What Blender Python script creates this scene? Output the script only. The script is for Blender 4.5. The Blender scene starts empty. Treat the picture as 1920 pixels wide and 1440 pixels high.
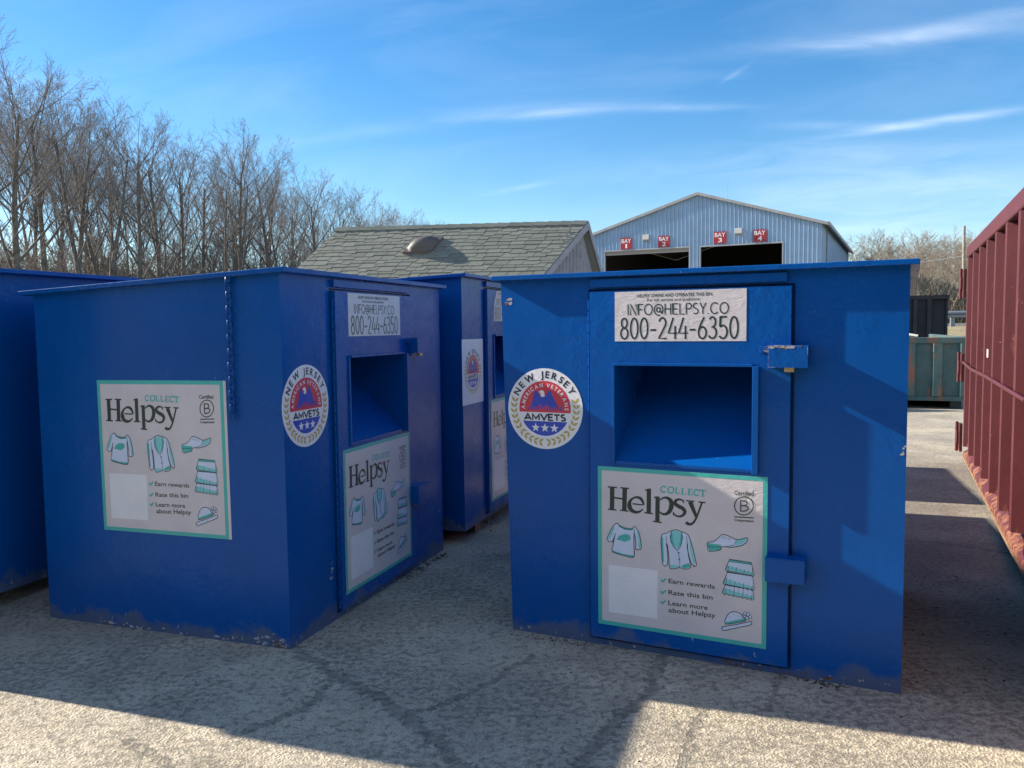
import bpy, bmesh, math, random
import numpy as np
from mathutils import Vector, Matrix, noise

R = math.radians
S = bpy.context.scene
COL = S.collection
SUN_E = 5.0; SKY_S = .088; AIR = 1.0; DUST = .2; OZ = 3.0; SATN = 1.32; CLD = 9.6; EXPO = 1.12

# ------------------------------------------------------------------ camera
F = 1525.0; EYE = 1.6; PITCH = R(3.976); ROLL = 0.0113
fwd = Vector((0, math.cos(PITCH), -math.sin(PITCH)))
r0 = Vector((1, 0, 0)); u0 = r0.cross(fwd)
rt = r0 * math.cos(ROLL) - u0 * math.sin(ROLL)
up = u0 * math.cos(ROLL) + r0 * math.sin(ROLL)
CAM = Vector((0, 0, EYE))
def ray(x, y): return fwd + rt * ((x - 960) / F) - up * ((y - 720) / F)
def on_z(x, y, z=0.0):
    d = ray(x, y); return CAM + d * ((z - EYE) / d.z)
def at_depth(x, y, Y):
    d = ray(x, y); return CAM + d * (Y / d.y)

cd = bpy.data.cameras.new('camera'); cam = bpy.data.objects.new('camera', cd); COL.objects.link(cam)
cd.sensor_width = 36; cd.lens = 36 * F / 1920; cd.clip_start = 0.05; cd.clip_end = 3000
M = Matrix((rt, up, -fwd)).transposed().to_4x4(); M.translation = CAM
cam.matrix_world = M
S.camera = cam

# ------------------------------------------------------------------ object helpers
def tag(o, label=None, cat=None, group=None, kind=None):
    if label: o['label'] = label
    if cat: o['category'] = cat
    if group: o['group'] = group
    if kind: o['kind'] = kind
    return o
def empty(name, loc=(0, 0, 0), rz=0.0, label=None, cat=None, group=None):
    o = bpy.data.objects.new(name, None); COL.objects.link(o)
    o.empty_display_size = .3
    o.location = loc; o.rotation_euler = (0, 0, rz)
    return tag(o, label, cat, group)
class MB:
    """mesh builder with material slots"""
    def __init__(s): s.v = []; s.f = []; s.m = []; s.sm = []
    def add(s, vs, fs, mi=0, smooth=False):
        b = len(s.v); s.v += [tuple(p) for p in vs]
        for f in fs: s.f.append(tuple(b + i for i in f)); s.m.append(mi); s.sm.append(smooth)
    def quad(s, a, b, c, d, mi=0): s.add([a, b, c, d], [(0, 1, 2, 3)], mi)
    def box(s, x0, x1, y0, y1, z0, z1, mi=0):
        s.add([(x0,y0,z0),(x1,y0,z0),(x1,y1,z0),(x0,y1,z0),(x0,y0,z1),(x1,y0,z1),(x1,y1,z1),(x0,y1,z1)],
              [(0,3,2,1),(4,5,6,7),(0,1,5,4),(1,2,6,5),(2,3,7,6),(3,0,4,7)], mi)
    def obox(s, c, ax, ay, az, mi=0):
        """box centre c, half-axis vectors"""
        c, ax, ay, az = map(Vector, (c, ax, ay, az)); P = []
        for k in (-1, 1):
            for (i, j) in ((-1,-1),(1,-1),(1,1),(-1,1)): P.append(c + ax*i + ay*j + az*k)
        s.add(P, [(0,3,2,1),(4,5,6,7),(0,1,5,4),(1,2,6,5),(2,3,7,6),(3,0,4,7)], mi)
    def prism(s, poly, off, mi=0):
        """closed prism: poly list of points, off vector"""
        n = len(poly); off = Vector(off); P = [Vector(p) for p in poly]; Q = [p + off for p in P]
        s.add(P + Q, [tuple(range(n))[::-1], tuple(range(n, 2*n))] + [(i, (i+1) % n, n + (i+1) % n, n + i) for i in range(n)], mi)
    def tube(s, pts, r, n=8, mi=0, caps=True, smooth=True):
        pts = [Vector(p) for p in pts]; rs = r if isinstance(r, (list, tuple)) else [r]*len(pts)
        V = []; Fc = []; prev = None
        for i, p in enumerate(pts):
            t = (pts[min(i+1, len(pts)-1)] - pts[max(i-1, 0)]).normalized()
            if prev is None:
                a = Vector((0, 0, 1)) if abs(t.z) < .9 else Vector((1, 0, 0)); x = t.cross(a).normalized()
            else: x = (prev - t * prev.dot(t)).normalized()
            prev = x; y = t.cross(x)
            for k in range(n):
                a = 2*math.pi*k/n; V.append(p + (x*math.cos(a) + y*math.sin(a)) * rs[i])
        for i in range(len(pts)-1):
            for k in range(n):
                k2 = (k+1) % n; Fc.append((i*n+k, i*n+k2, (i+1)*n+k2, (i+1)*n+k))
        s.add(V, Fc, mi, smooth)
        if caps:
            s.add(V[:n], [tuple(range(n))[::-1]], mi); s.add(V[-n:], [tuple(range(n))], mi)
    def build(s, name, mats, parent=None, loc=None, bevel=0):
        me = bpy.data.meshes.new(name); me.from_pydata(s.v, [], s.f)
        for m in (mats if isinstance(mats, (list, tuple)) else [mats]): me.materials.append(m)
        me.polygons.foreach_set('material_index', s.m); me.polygons.foreach_set('use_smooth', s.sm)
        me.update()
        o = bpy.data.objects.new(name, me); COL.objects.link(o)
        if parent: o.parent = parent
        if loc is not None: o.location = loc
        if bevel:
            b = o.modifiers.new('bevel', 'BEVEL'); b.width = bevel; b.segments = 2; b.limit_method = 'ANGLE'; b.angle_limit = R(40)
        return o

# ------------------------------------------------------------------ materials
class NT:
    def __init__(s, name):
        s.mat = bpy.data.materials.new(name); s.mat.use_nodes = True
        s.t = s.mat.node_tree; s.n = s.t.nodes; s.l = s.t.links
        s.b = s.n['Principled BSDF']
    def node(s, typ, **kw):
        n = s.n.new(typ)
        for k, v in kw.items(): setattr(n, k, v)
        return n
    def link(s, a, b): s.l.new(a, b)
    def coord(s, which='Object', scale=(1, 1, 1)):
        tc = s.node('ShaderNodeTexCoord'); mp = s.node('ShaderNodeMapping'); mp.inputs['Scale'].default_value = scale
        s.link(tc.outputs[which], mp.inputs['Vector']); return mp.outputs['Vector']
    def noise(s, vec, scale, detail=4, rough=.55, dist=0):
        n = s.node('ShaderNodeTexNoise'); n.inputs['Scale'].default_value = scale; n.inputs['Detail'].default_value = detail
        n.inputs['Roughness'].default_value = rough; n.inputs['Distortion'].default_value = dist
        s.link(vec, n.inputs['Vector']); return n.outputs['Fac']
    def ramp(s, fac, stops):
        n = s.node('ShaderNodeValToRGB'); e = n.color_ramp.elements
        while len(e) < len(stops): e.new(.5)
        for i, (p, c) in enumerate(stops):
            e[i].position = p; e[i].color = (c[0], c[1], c[2], 1) if isinstance(c, (tuple, list)) else (c, c, c, 1)
        s.link(fac, n.inputs['Fac']); return n.outputs['Color']
    def mix(s, fac, a, b, mode='MIX'):
        n = s.node('ShaderNodeMix'); n.data_type = 'RGBA'; n.blend_type = mode
        for k, v in ((0, fac), (6, a), (7, b)):
            sock = n.inputs[k]
            if hasattr(v, 'links'): s.link(v, sock)
            elif isinstance(v, (tuple, list)): sock.default_value = (*v[:3], 1)
            else: sock.default_value = v if k == 0 else (v, v, v, 1)
        return n.outputs[2]
    def math(s, op, a, b=None, c=None, clamp=False):
        n = s.node('ShaderNodeMath'); n.operation = op; n.use_clamp = clamp
        for i, v in enumerate((a, b, c)):
            if v is None: continue
            if hasattr(v, 'links'): s.link(v, n.inputs[i])
            else: n.inputs[i].default_value = v
        return n.outputs[0]
    def bump(s, h, strength=.3, dist=.01):
        n = s.node('ShaderNodeBump'); n.inputs['Strength'].default_value = strength; n.inputs['Distance'].default_value = dist
        s.link(h, n.inputs['Height']); s.link(n.outputs['Normal'], s.b.inputs['Normal']); return n
    def col(s, v):
        if hasattr(v, 'links'): s.link(v, s.b.inputs['Base Color'])
        else: s.b.inputs['Base Color'].default_value = (*v, 1)
    def rough(s, v):
        if hasattr(v, 'links'): s.link(v, s.b.inputs['Roughness'])
        else: s.b.inputs['Roughness'].default_value = v

def simple(name, col, rough=.6, metal=0, nscale=0, var=.15, bump=0):
    t = NT(name); t.rough(rough); t.b.inputs['Metallic'].default_value = metal
    if nscale:
        f = t.noise(t.coord(), nscale, 5)
        t.col(t.ramp(f, [(.3, tuple(c*(1-var) for c in col)), (.7, tuple(c*(1+var) for c in col))]))
        if bump: t.bump(f, bump, .01)
    else: t.col(col)
    return t.mat

def paint(name, wear=0.0, base=(.0, .080, .325)):
    """glossy blue enamel over old paint: orange peel, runs, dirt at the foot, chips"""
    t = NT(name); v = t.coord()
    big = t.noise(v, 1.3, 3); fine = t.noise(v, 9, 5, .6)
    c = t.ramp(big, [(.3, tuple(x*.88 for x in base)), (.7, tuple(x*1.1 for x in base))])
    c = t.mix(t.math('MULTIPLY', fine, .16), c, (.015, .09, .36))
    sep = t.node('ShaderNodeSeparateXYZ'); t.link(v, sep.inputs[0])
    # foot dirt: dusty splash, with a ragged top
    dn = t.noise(v, 5, 6, .65); z = sep.outputs[2]
    lim = t.math('MULTIPLY_ADD', dn, .32, -.085)
    dirt = t.math('MULTIPLY', t.math('SUBTRACT', lim, z), 22, clamp=True)
    dirt = t.math('MULTIPLY', dirt, .55)
    c = t.mix(dirt, c, (.14, .14, .12))
    # chips near the foot and sparse scratches
    mp = t.coord(scale=(1, 1, .6)); cn = t.noise(mp, 34, 4, .7)
    zl = t.math('MULTIPLY', t.math('SUBTRACT', .13, z), 12, clamp=True)
    chip = t.math('GREATER_THAN', t.math('MULTIPLY_ADD', zl, .085, cn), .725)
    c = t.mix(chip, c, (.42, .40, .38))
    vs = t.coord(scale=(1, 1, .22)); sc = t.noise(vs, 60, 2, .5)
    sp = t.math('GREATER_THAN', sc, .80)
    c = t.mix(sp, c, (.25, .33, .5))
    if wear:
        bv = t.node('ShaderNodeBevel'); bv.samples = 4; bv.inputs['Radius'].default_value = .006
        ge = t.node('ShaderNodeNewGeometry'); dt = t.node('ShaderNodeVectorMath'); dt.operation = 'DOT_PRODUCT'
        t.link(bv.outputs[0], dt.inputs[0]); t.link(ge.outputs['Normal'], dt.inputs[1])
        edge = t.math('MULTIPLY', t.math('SUBTRACT', 1, dt.outputs['Value']), 6, clamp=True)
        wn = t.noise(v, 14, 5, .7)
        m = t.math('GREATER_THAN', t.math('MULTIPLY', edge, wn), .62 - .14*wear)
        rn = t.noise(v, 30, 3); wc = t.ramp(rn, [(.4, (.55, .55, .58)), (.6, (.22, .1, .05))])
        c = t.mix(m, c, wc)
    t.col(c)
    t.rough(t.math('ADD', t.math('MULTIPLY_ADD', fine, .14, .20), t.math('MULTIPLY', dirt, .5)))
    t.b.inputs['Specular IOR Level'].default_value = .22
    # orange peel and old paint blisters under the new coat
    op = t.noise(v, 55, 3, .5); bl = t.noise(v, 22, 4, .6); msk = t.noise(v, 1.6, 2)
    msk = t.ramp(msk, [(.5, 0.0), (.62, 1.0)])
    h = t.math('ADD', t.math('MULTIPLY', op, .35), t.math('MULTIPLY', t.math('MULTIPLY', bl, msk), 2.2))
    wav = t.noise(v, 2.2, 2); h = t.math('ADD', h, t.math('MULTIPLY', wav, 3.0))
    t.bump(h, .24, .006)
    return t.mat

BLUE = paint('blue_enamel_paint'); BLUEW = paint('blue_enamel_worn_edges', 1.0); BLUEL = paint('blue_enamel_lid', .55)
DARK = simple('dark_gap', (.006, .008, .015), .9)
BRASS = simple('brass', (.55, .42, .22), .35, .6, 20)
STEEL = simple('galvanised_steel', (.38, .40, .42), .5, .6, 9)

def vinyl(name, col, wrinkle=.2):
    t = NT(name); v = t.coord(); f = t.noise(v, 6, 4)
    t.col(t.ramp(f, [(.3, tuple(c*.94 for c in col)), (.7, tuple(min(1, c*1.04) for c in col))]))
    t.rough(.34)
    w = t.noise(t.coord(scale=(1, 1, 1.6)), 7, 3, .5, 1.6)
    r = t.math('ABSOLUTE', t.math('SUBTRACT', w, .5)); r = t.math('MULTIPLY', r, -9); r = t.math('EXPONENT', r)
    f2 = t.noise(v, 28, 2)
    t.bump(t.math('ADD', r, t.math('MULTIPLY', f2, .5)), wrinkle, .004)
    return t.mat
PAPER = vinyl('sticker_grey_pink', (.64, .59, .61)); WHITE = vinyl('sticker_white', (.78, .78, .82), .15)
TEAL = vinyl('sticker_teal', (.06, .46, .42)); TEALP = vinyl('sticker_pale_teal', (.22, .60, .62), .15)
INK = vinyl('ink_dark_green', (.018, .04, .035), .1); INKB = vinyl('ink_navy', (.018, .022, .05), .1)
ERED = vinyl('emblem_red', (.62, .05, .08), .1); EBLU = vinyl('emblem_blue', (.03, .07, .46), .1); EGLD = vinyl('emblem_gold', (.50, .37, .10), .1)
PALE = vinyl('drawing_white', (.60, .68, .85), .1)
STK = [PAPER, WHITE, TEAL, TEALP, INK, INKB, ERED, EBLU, EGLD, PALE]
P_, W_, T_, TP_, I_, N_, RD_, BL_, G_, PL_ = range(10)

# ------------------------------------------------------------------ flat drawing (2-D artwork laid on a sheet)
class Art:
    """collects flat polygons (x, y, layer); builds a thin printed sheet in the x-z plane facing -y"""
    def __init__(s): s.it = []; s.k = 0
    def poly(s, pts, mi, lay): s.k += 1; s.it.append(([tuple(p) for p in pts], [tuple(range(len(pts)))], mi, lay + (s.k % 9) * .03))
    def mesh(s, vs, fs, mi, lay): s.k += 1; s.it.append((vs, fs, mi, lay + (s.k % 9) * .03))
    def disc(s, cx, cy, rx, ry, mi, lay, n=28, a0=0, a1=360):
        pts = [(cx + rx*math.cos(R(a0 + (a1-a0)*i/n)), cy + ry*math.sin(R(a0 + (a1-a0)*i/n))) for i in range(n + (0 if a1-a0 == 360 else 1))]
        s.poly(pts, mi, lay)
    def line(s, pts, w, mi, lay, closed=False, smooth=0):
        pts = [Vector(p) for p in pts]
        if smooth: pts = catmull(pts, smooth, closed)
        n = len(pts); ws = w if isinstance(w, (list, tuple)) else None
        L = []; Rr = []
        for i in range(n):
            a = pts[(i-1) % n] if (closed or i > 0) else pts[i]; b = pts[(i+1) % n] if (closed or i < n-1) else pts[i]
            t = (b - a); t = t.normalized() if t.length > 1e-9 else Vector((1, 0)); nr = Vector((-t.y, t.x))
            if ws: q = i/(n-1)*(len(ws)-1); k = min(int(q), len(ws)-2); hw = (ws[k] + (ws[k+1]-ws[k])*(q-k))/2
            else: hw = w/2
            if not ws and (closed or 0 < i < n-1):       # mitre
                s1 = (pts[i]-pts[(i-1) % n]); s2 = (pts[(i+1) % n]-pts[i])
                if s1.length > 1e-9 and s2.length > 1e-9: hw = hw/max(.5, abs(s1.normalized().dot(t)))
            L.append(tuple(pts[i] + nr*hw)); Rr.append(tuple(pts[i] - nr*hw))
        m = n if closed else n-1
        s.mesh(L + Rr, [(i, n+i, n+(i+1) % n, (i+1) % n) for i in range(m)], mi, lay)
    def place(s, m2):
        """apply function to every vertex"""
        s.it = [([m2(*p) for p in v], f, mi, ly) for v, f, mi, ly in s.it]; return s
    def build(s, name, parent, o, ux, uz, n, w, h, mi, shape=None):
        """backing sheet w x h at origin o (lower left) spanned by unit ux, uz; n = outward normal"""
        o, ux, uz, n = map(Vector, (o, ux, uz, n)); mb = MB(); th = .0012
        out = shape or [(0, 0), (w, 0), (w, h), (0, h)]
        P = [o + ux*x + uz*y for x, y in out]
        if n.dot((P[1]-P[0]).cross(P[2]-P[1])) < 0: P = P[::-1]
        mb.prism(P, n*th, mi)
        for vs, fs, m, ly in s.it:
            V = [o + ux*x + uz*y + n*(th + .0005*ly) for x, y in vs]
            for f in fs:
                nn = Vector((0, 0, 0))
                for i in range(len(f)): nn += V[f[i]].cross(V[f[(i+1) % len(f)]])
                mb.add([V[i] for i in f], [tuple(range(len(f)))] if nn.dot(n) > 0 else [tuple(range(len(f)))[::-1]], m)
        return mb.build(name, STK, parent)
def catmull(p, k, closed=False):
    n = len(p); out = []
    rng = range(n) if closed else range(n-1)
    for i in rng:
        a = p[(i-1) % n] if (closed or i > 0) else p[0]; b = p[i]; c = p[(i+1) % n]; d = p[(i+2) % n] if (closed or i+2 < n) else p[-1]
        for j in range(k):
            t = j/k; out.append(.5*((2*b) + (c-a)*t + (2*a-5*b+4*c-d)*t*t + (3*b-a-3*c+d)*t**3))
    if not closed: out.append(p[-1])
    return out

_tc = {}
def glyphs(txt, bold=0.0):
    """text as 2-D mesh (verts, faces) with its bounding box, from the built-in typeface"""
    key = (txt, bold)
    if key in _tc: return _tc[key]
    c = bpy.data.curves.new('t', 'FONT'); c.body = txt; c.size = 1; c.resolution_u = 3; c.offset = bold; c.fill_mode = 'FRONT'
    o = bpy.data.objects.new('t', c); COL.objects.link(o)
    dg = bpy.context.evaluated_depsgraph_get(); e = o.evaluated_get(dg); me = e.to_mesh()
    vs = [(v.co.x, v.co.y) for v in me.vertices]; fs = [tuple(p.vertices) for p in me.polygons]
    e.to_mesh_clear(); bpy.data.objects.remove(o); bpy.data.curves.remove(c)
    xs = [v[0] for v in vs]; ys = [v[1] for v in vs]
    _tc[key] = (vs, fs, (min(xs), max(xs), min(ys), max(ys))); return _tc[key]
def text_box(art, txt, x0, x1, y0, y1, mi, lay, bold=0.0):
    vs, fs, (a, b, c, d) = glyphs(txt, bold)
    art.mesh([(x0 + (x-a)/(b-a)*(x1-x0), y0 + (y-c)/(d-c)*(y1-y0)) for x, y in vs], fs, mi, lay)
def text_arc(art, txt, cx, cy, r, a0, a1, size, mi, lay, bold=0.0, wx=1.0):
    ws = []
    for ch in txt:
        if ch == ' ': ws.append(.32)
        else: g = glyphs(ch, bold)[2]; ws.append(g[1]-g[0]+.1)
    tot = sum(ws); acc = 0
    for ch, w in zip(txt, ws):
        m = acc + w/2; acc += w
        if ch == ' ': continue
        a = R(a0 + (a1-a0)*m/tot); vs, fs, bb = glyphs(ch, bold); mid = (bb[0]+bb[1])/2
        er = Vector((math.cos(a), math.sin(a))); et = Vector((math.sin(a), -math.cos(a)))
        P = [Vector((cx, cy)) + er*(r + y*size) + et*((x-mid)*size*wx) for x, y in vs]
        art.mesh([tuple(p) for p in P], fs, mi, lay)

def ell(cx, cy, rx, ry, n=16, a0=0, a1=360): return [(cx+rx*math.cos(R(a0+(a1-a0)*i/n)), cy+ry*math.sin(R(a0+(a1-a0)*i/n))) for i in range(n+1)]
# monoline letters, unit height
MONO = {
 '0': (.60, [ell(.3,.5,.24,.47,20)]),
 '8': (.62, [ell(.31,.75,.19,.22,16), ell(.31,.27,.24,.25,16)]),
 '2': (.60, [ell(.29,.74,.22,.23,10,165,-30) + [(.05,.03),(.56,.03)]]),
 '4': (.60, [[(.33,.97),(.03,.27),(.60,.27)], [(.46,.60),(.46,.0)]]),
 '6': (.60, [[(.42,.97),(.20,.66),(.08,.40)], ell(.31,.28,.24,.26,18)]),
 '3': (.58, [ell(.27,.755,.20,.22,9,150,-90) + ell(.27,.28,.25,.25,11,90,-150)[1:]]),
 '5': (.60, [[(.52,.97),(.14,.97),(.10,.56)] + ell(.28,.31,.26,.29,11,125,-145)]),
 '-': (.50, [[(.06,.42),(.44,.42)]]),
 'I': (.20, [[(.1,0),(.1,1)]]), 'N': (.72, [[(.08,0),(.08,1),(.64,0),(.64,1)]]), 'F': (.56, [[(.55,.97),(.08,.97),(.08,0)],[(.08,.5),(.48,.5)]]),
 'O': (.90, [ell(.45,.5,.38,.48,20)]), '@': (.98, [ell(.49,.45,.42,.50,20,-50,290), ell(.47,.45,.17,.21,12), [(.65,.66),(.65,.3),(.74,.2),(.88,.32)]]),
 'H': (.70, [[(.08,0),(.08,1)],[(.62,0),(.62,1)],[(.08,.52),(.62,.52)]]), 'E': (.60, [[(.56,.97),(.08,.97),(.08,.03),(.56,.03)],[(.08,.5),(.5,.5)]]),
 'L': (.54, [[(.08,1),(.08,.03),(.52,.03)]]), 'P': (.60, [[(.08,0),(.08,.97),(.36,.97)] + ell(.36,.73,.2,.24,8,80,-90) + [(.08,.49)]]),
 'S': (.60, [ell(.3,.75,.21,.22,9,40,265) + ell(.3,.26,.23,.23,9,80,-145)]), 'Y': (.64, [[(.04,1),(.32,.46),(.6,1)],[(.32,.46),(.32,0)]]),
 'A': (.80, [[(.02,0),(.40,.93),(.78,0)],[(.2,.28),(.6,.28)]]), 'M': (.92, [[(.10,0),(.10,.9),(.46,.22),(.82,.9),(.82,0)]]), 'V': (.78, [[(.02,1),(.39,.07),(.76,1)]]), 'T': (.66, [[(.02,.91),(.64,.91)],[(.33,.9),(.33,0)]]),
 '.': (.2, [[(.1,0),(.1,.1)]]), 'C': (.80, [ell(.45,.5,.38,.48,16,45,315)]) }
def mono(art, txt, x0, x1, y0, y1, mi, lay, wt=.09, dash=.13):
    tot = sum(MONO[c][0] + .06 for c in txt); h = y1-y0; sx = (x1-x0)/tot; x = x0
    for c in txt:
        w, st = MONO[c]
        for s_ in st:
            art.line([(x + px*sx, y0 + py*h) for px, py in s_], (dash if c == '-' else wt)*h*.9, mi, lay)
        x += (w+.06)*sx
# ------------------------------------------------------------------ printed artwork
def homography(src, dst):
    A = []; b = []
    for (x, y), (u, v) in zip(src, dst):
        A.append([x, y, 1, 0, 0, 0, -u*x, -u*y]); b.append(u)
        A.append([0, 0, 0, x, y, 1, -v*x, -v*y]); b.append(v)
    h = np.linalg.solve(np.array(A, float), np.array(b, float))
    def f(x, y):
        k = h[6]*x + h[7]*y + 1
        return ((h[0]*x + h[1]*y + h[2])/k, (h[3]*x + h[4]*y + h[5])/k)
    return f
def text_par(art, txt, bl, br, hv, mi, lay, bold=0.0):
    vs, fs, (a, b, c, d) = glyphs(txt, bold)
    ex = Vector(br) - Vector(bl); ey = Vector(hv); o = Vector(bl)
    art.mesh([tuple(o + ex*((x-a)/(b-a)) + ey*((y-c)/(d-c))) for x, y in vs], fs, mi, lay)

PW, PH = .81, .795
def poster_art():
    A = Art(); rnd = random.Random(4)
    # --- wordmark with bracketed serifs
    L = lambda p, w, sm=0, cl=False: A.line(p, w, I_, 2, closed=cl, smooth=sm)
    L([(248,252),(250,409)], 30); L([(333,258),(333,415)], 30); L([(262,326),(320,335)], 11)
    L([(219,253),(280,258)], 9); L([(222,404),(281,411)], 9); L([(303,259),(362,265)], 9); L([(304,411),(362,419)], 9)
    L([(388,368),(458,376),(459,362),(445,337),(420,324),(392,330),(370,352),(367,382),(381,412),(412,426),(440,420),(460,404)], [9,9,14,20,16,12,20,30,26,20,14,6], 3)
    L([(496,268),(498,432)], 29); L([(470,277),(505,268)], 9); L([(468,429),(526,437)], 9)
    L([(556,322),(557,492)], 29); L([(530,327),(560,322)], 9); L([(528,488),(586,497)], 9)
    L([(572,345),(595,330),(622,330),(646,352),(650,388),(637,422),(612,440),(585,436),(571,422)], [8,12,18,28,32,28,18,12,8], 3)
    L([(733,362),(722,346),(700,340),(678,350),(676,370),(700,388),(726,402),(742,424),(730,448),(704,456),(678,448),(664,428)], [6,10,14,20,24,26,26,24,18,14,10,6], 3)
    L([(732,344),(733,368)], 6); L([(664,424),(664,449)], 6)
    L([(776,356),(820,460)], [31,20]); L([(857,362),(830,440),(812,482),(790,507),(764,507),(752,494)], [13,13,14,16,20,22], 3)
    L([(748,349),(806,355)], 9); L([(832,358),(881,364)], 9)
    # --- pale serif word above
    t = lambda p, w=7, sm=0: A.line(p, w*1.25, T_, 2, smooth=sm)
    def cc(cx, cy): t(ell(cx, cy, 18, 20, 12, 45, 315), 7); t([(cx+15, cy-22),(cx+15, cy-8)], 3)
    cc(595,271); t(ell(645,276,20,21,14), 7)
    for cx, cy in ((690,281),(733,286)):
        t([(cx-10,cy-20),(cx-10,cy+20)], 8); t([(cx-17,cy-20),(cx-3,cy-20)], 4); t([(cx-17,cy+20),(cx+15,cy+20),(cx+16,cy+8)], 4)
    t([(767,270),(767,311)], 8); t([(759,270),(792,272),(792,281)], 4); t([(759,311),(793,311),(793,301)], 4); t([(767,290),(785,291)], 4)
    cc(820,295); t([(862,280),(862,320)], 8); t([(841,288),(841,279),(884,282),(884,291)], 4); t([(852,320),(872,321)], 4)
    # --- certified mark
    text_par(A, 'Certified', (1076,312), (1209,320), (0,-30), I_, 2, .012)
    A.line(ell(1142,387,64,62,30), 7, I_, 2)
    A.line([(1120,352),(1120,422)], 8, I_, 2); A.line([(1118,352),(1148,353),(1162,362),(1162,375),(1148,385),(1120,386)], 8, I_, 2, smooth=2)
    A.line([(1120,386),(1152,387),(1170,398),(1168,412),(1150,422),(1118,422)], 8, I_, 2, smooth=2)
    A.line([(1077,461),(1209,469)], 7, I_, 2)
    text_par(A, 'Corporation', (1077,496), (1210,506), (0,-24), I_, 2, .02)
    # --- garments
    def shape(pts, fill=PL_, w=4.5, sm=3):
        q = [tuple(v) for v in catmull([Vector(p) for p in pts], sm, True)]
        A.poly(q, fill, 1.5); A.line(q, w, N_, 2.6, closed=True)
    ln = lambda p, w=3, c=N_, sm=2: A.line(p, w, c, 2.4, smooth=sm)
    shape([(290,498),(262,516),(240,560),(221,608),(258,625),(276,566),(264,640),(258,690),(330,715),(403,730),(403,665),(402,560),(417,640),(413,672),(448,678),(452,650),(440,580),(425,545),(403,520),(385,540),(340,536),(305,520)], sm=2)
    A.poly([(298,508),(340,530),(383,535),(400,524),(396,540),(384,548),(340,545),(300,522)], T_, 1.9)
    A.poly([(262,682),(335,708),(403,716),(403,730),(330,716),(259,694)], T_, 1.9)
    A.poly([(425,548),(440,580),(450,650),(446,674),(434,672),(432,620),(420,560)], TP_, 1.8); A.poly([(262,520),(272,530),(244,600),(228,606),(240,562)], TP_, 1.8)
    for i in range(9): ln([(300+i*12, 512+i*3.0),(304+i*11, 524+i*2.6)], 2, N_, 0)
    for i in range(11): ln([(268+i*12.5, 688+i*3.2),(268+i*12.5, 699+i*3)], 2, N_, 0)
    for i in range(8): ln([(292+i*9, 612-(i%3)*5),(308+i*9, 574+abs(i-3)*4),(300+i*10, 626-abs(i-4)*4)], 13, T_)
    ln([(404,540),(403,640),(405,722)], 3)
    shape([(590,578),(625,568),(655,552),(690,547),(722,560),(765,580),(792,650),(826,785),(792,776),(764,680),(762,640),(770,720),(786,800),(740,810),(712,800),(650,808),(640,740),(630,660),(622,640),(631,720),(628,786),(598,776),(590,690),(584,630)], sm=2)
    A.poly([(655,556),(690,552),(722,564),(714,620),(694,676),(664,630)], TP_, 1.8)
    A.poly([(655,556),(640,590),(650,625),(692,684),(664,620),(662,580)], T_, 1.95); A.poly([(722,564),(735,598),(722,640),(696,684),(712,620),(716,580)], T_, 1.95)
    A.poly([(586,590),(598,600),(606,760),(596,770),(588,690)], T_, 1.9); A.poly([(775,605),(790,650),(818,770),(806,776),(780,680)], TP_, 1.9)
    A.poly([(645,780),(700,785),(712,798),(655,806)], TP_, 1.9); A.poly([(720,790),(775,770),(783,798),(740,807)], T_, 1.9)
    ln([(655,556),(650,625),(694,684),(724,636),(724,564)], 4); ln([(694,684),(712,740),(712,800)], 3); ln([(622,640),(618,590)], 3); ln([(760,640),(756,590)], 3)
    for y in (702,746): A.disc(706, y, 5, 5, N_, 2.5, 8)
    shape([(898,632),(938,628),(975,600),(996,580),(1040,590),(1090,615),(1130,612),(1165,603),(1167,625),(1132,655),(1050,668),(1030,664),(992,664),(986,684),(910,693),(900,662)], sm=2)
    A.poly([(898,636),(935,642),(990,650),(990,664),(986,683),(912,691),(901,662)], T_, 1.9); A.poly([(1092,618),(1163,606),(1164,622),(1130,645),(1085,655)], TP_, 1.9)
    A.poly([(1045,666),(1130,652),(1163,628),(1160,640),(1130,660),(1052,672)], T_, 1.95)
    ln([(902,662),(992,664),(1075,652),(1092,616)], 3.5)
    for i in range(5): ln([(1002+i*13, 590+i*4),(996+i*13, 604+i*4)], 2.5, N_, 0)
    for tier, (a, b, c, d) in enumerate((((1048,748),(1196,772),(1216,862),(1021,822)), ((1034,834),(1206,862),(1217,958),(1007,912)), ((1022,918),(1206,952),(1216,1020),(1001,975)))):
        n = 7; bot = []
        for i in range(n*2+1):
            q = i/(n*2); bot.append((c[0]+(d[0]-c[0])*q, c[1]+(d[1]-c[1])*q + (7 if i % 2 else -5)))
        shape([a, b] + bot, sm=1, w=4)
        A.poly([(bot[-1][0]+3, bot[-1][1]-2)] + [(x, y-3) for x, y in bot[::-1][1:-1]] + [(c[0]-4, c[1]-4), (c[0]-8, c[1]-22), (d[0]+14, d[1]-34), (d[0]+8, d[1]-16)], TP_, 1.9)
        for i in range(7):
            q = (i+.6)/7.2; x = d[0]+(c[0]-d[0])*q; y = d[1]+(c[1]-d[1])*q
            ln([(x, y),(x+4, y-26-rnd.random()*26)], 3.2, T_ if i % 2 else N_, 0)
    A.poly([(1048,748),(1196,772),(1199,784),(1045,762)], T_, 2.2); ln([(1045,762),(1199,785)], 3, N_, 0)
    shape([(1024,1180),(1028,1140),(1050,1108),(1085,1098),(1125,1112),(1152,1140),(1160,1158),(1100,1172)], sm=2)
    shape([(1003,1214),(1008,1198),(1100,1184),(1192,1164),(1200,1174),(1192,1188),(1100,1206),(1020,1222)], sm=2)
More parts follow.
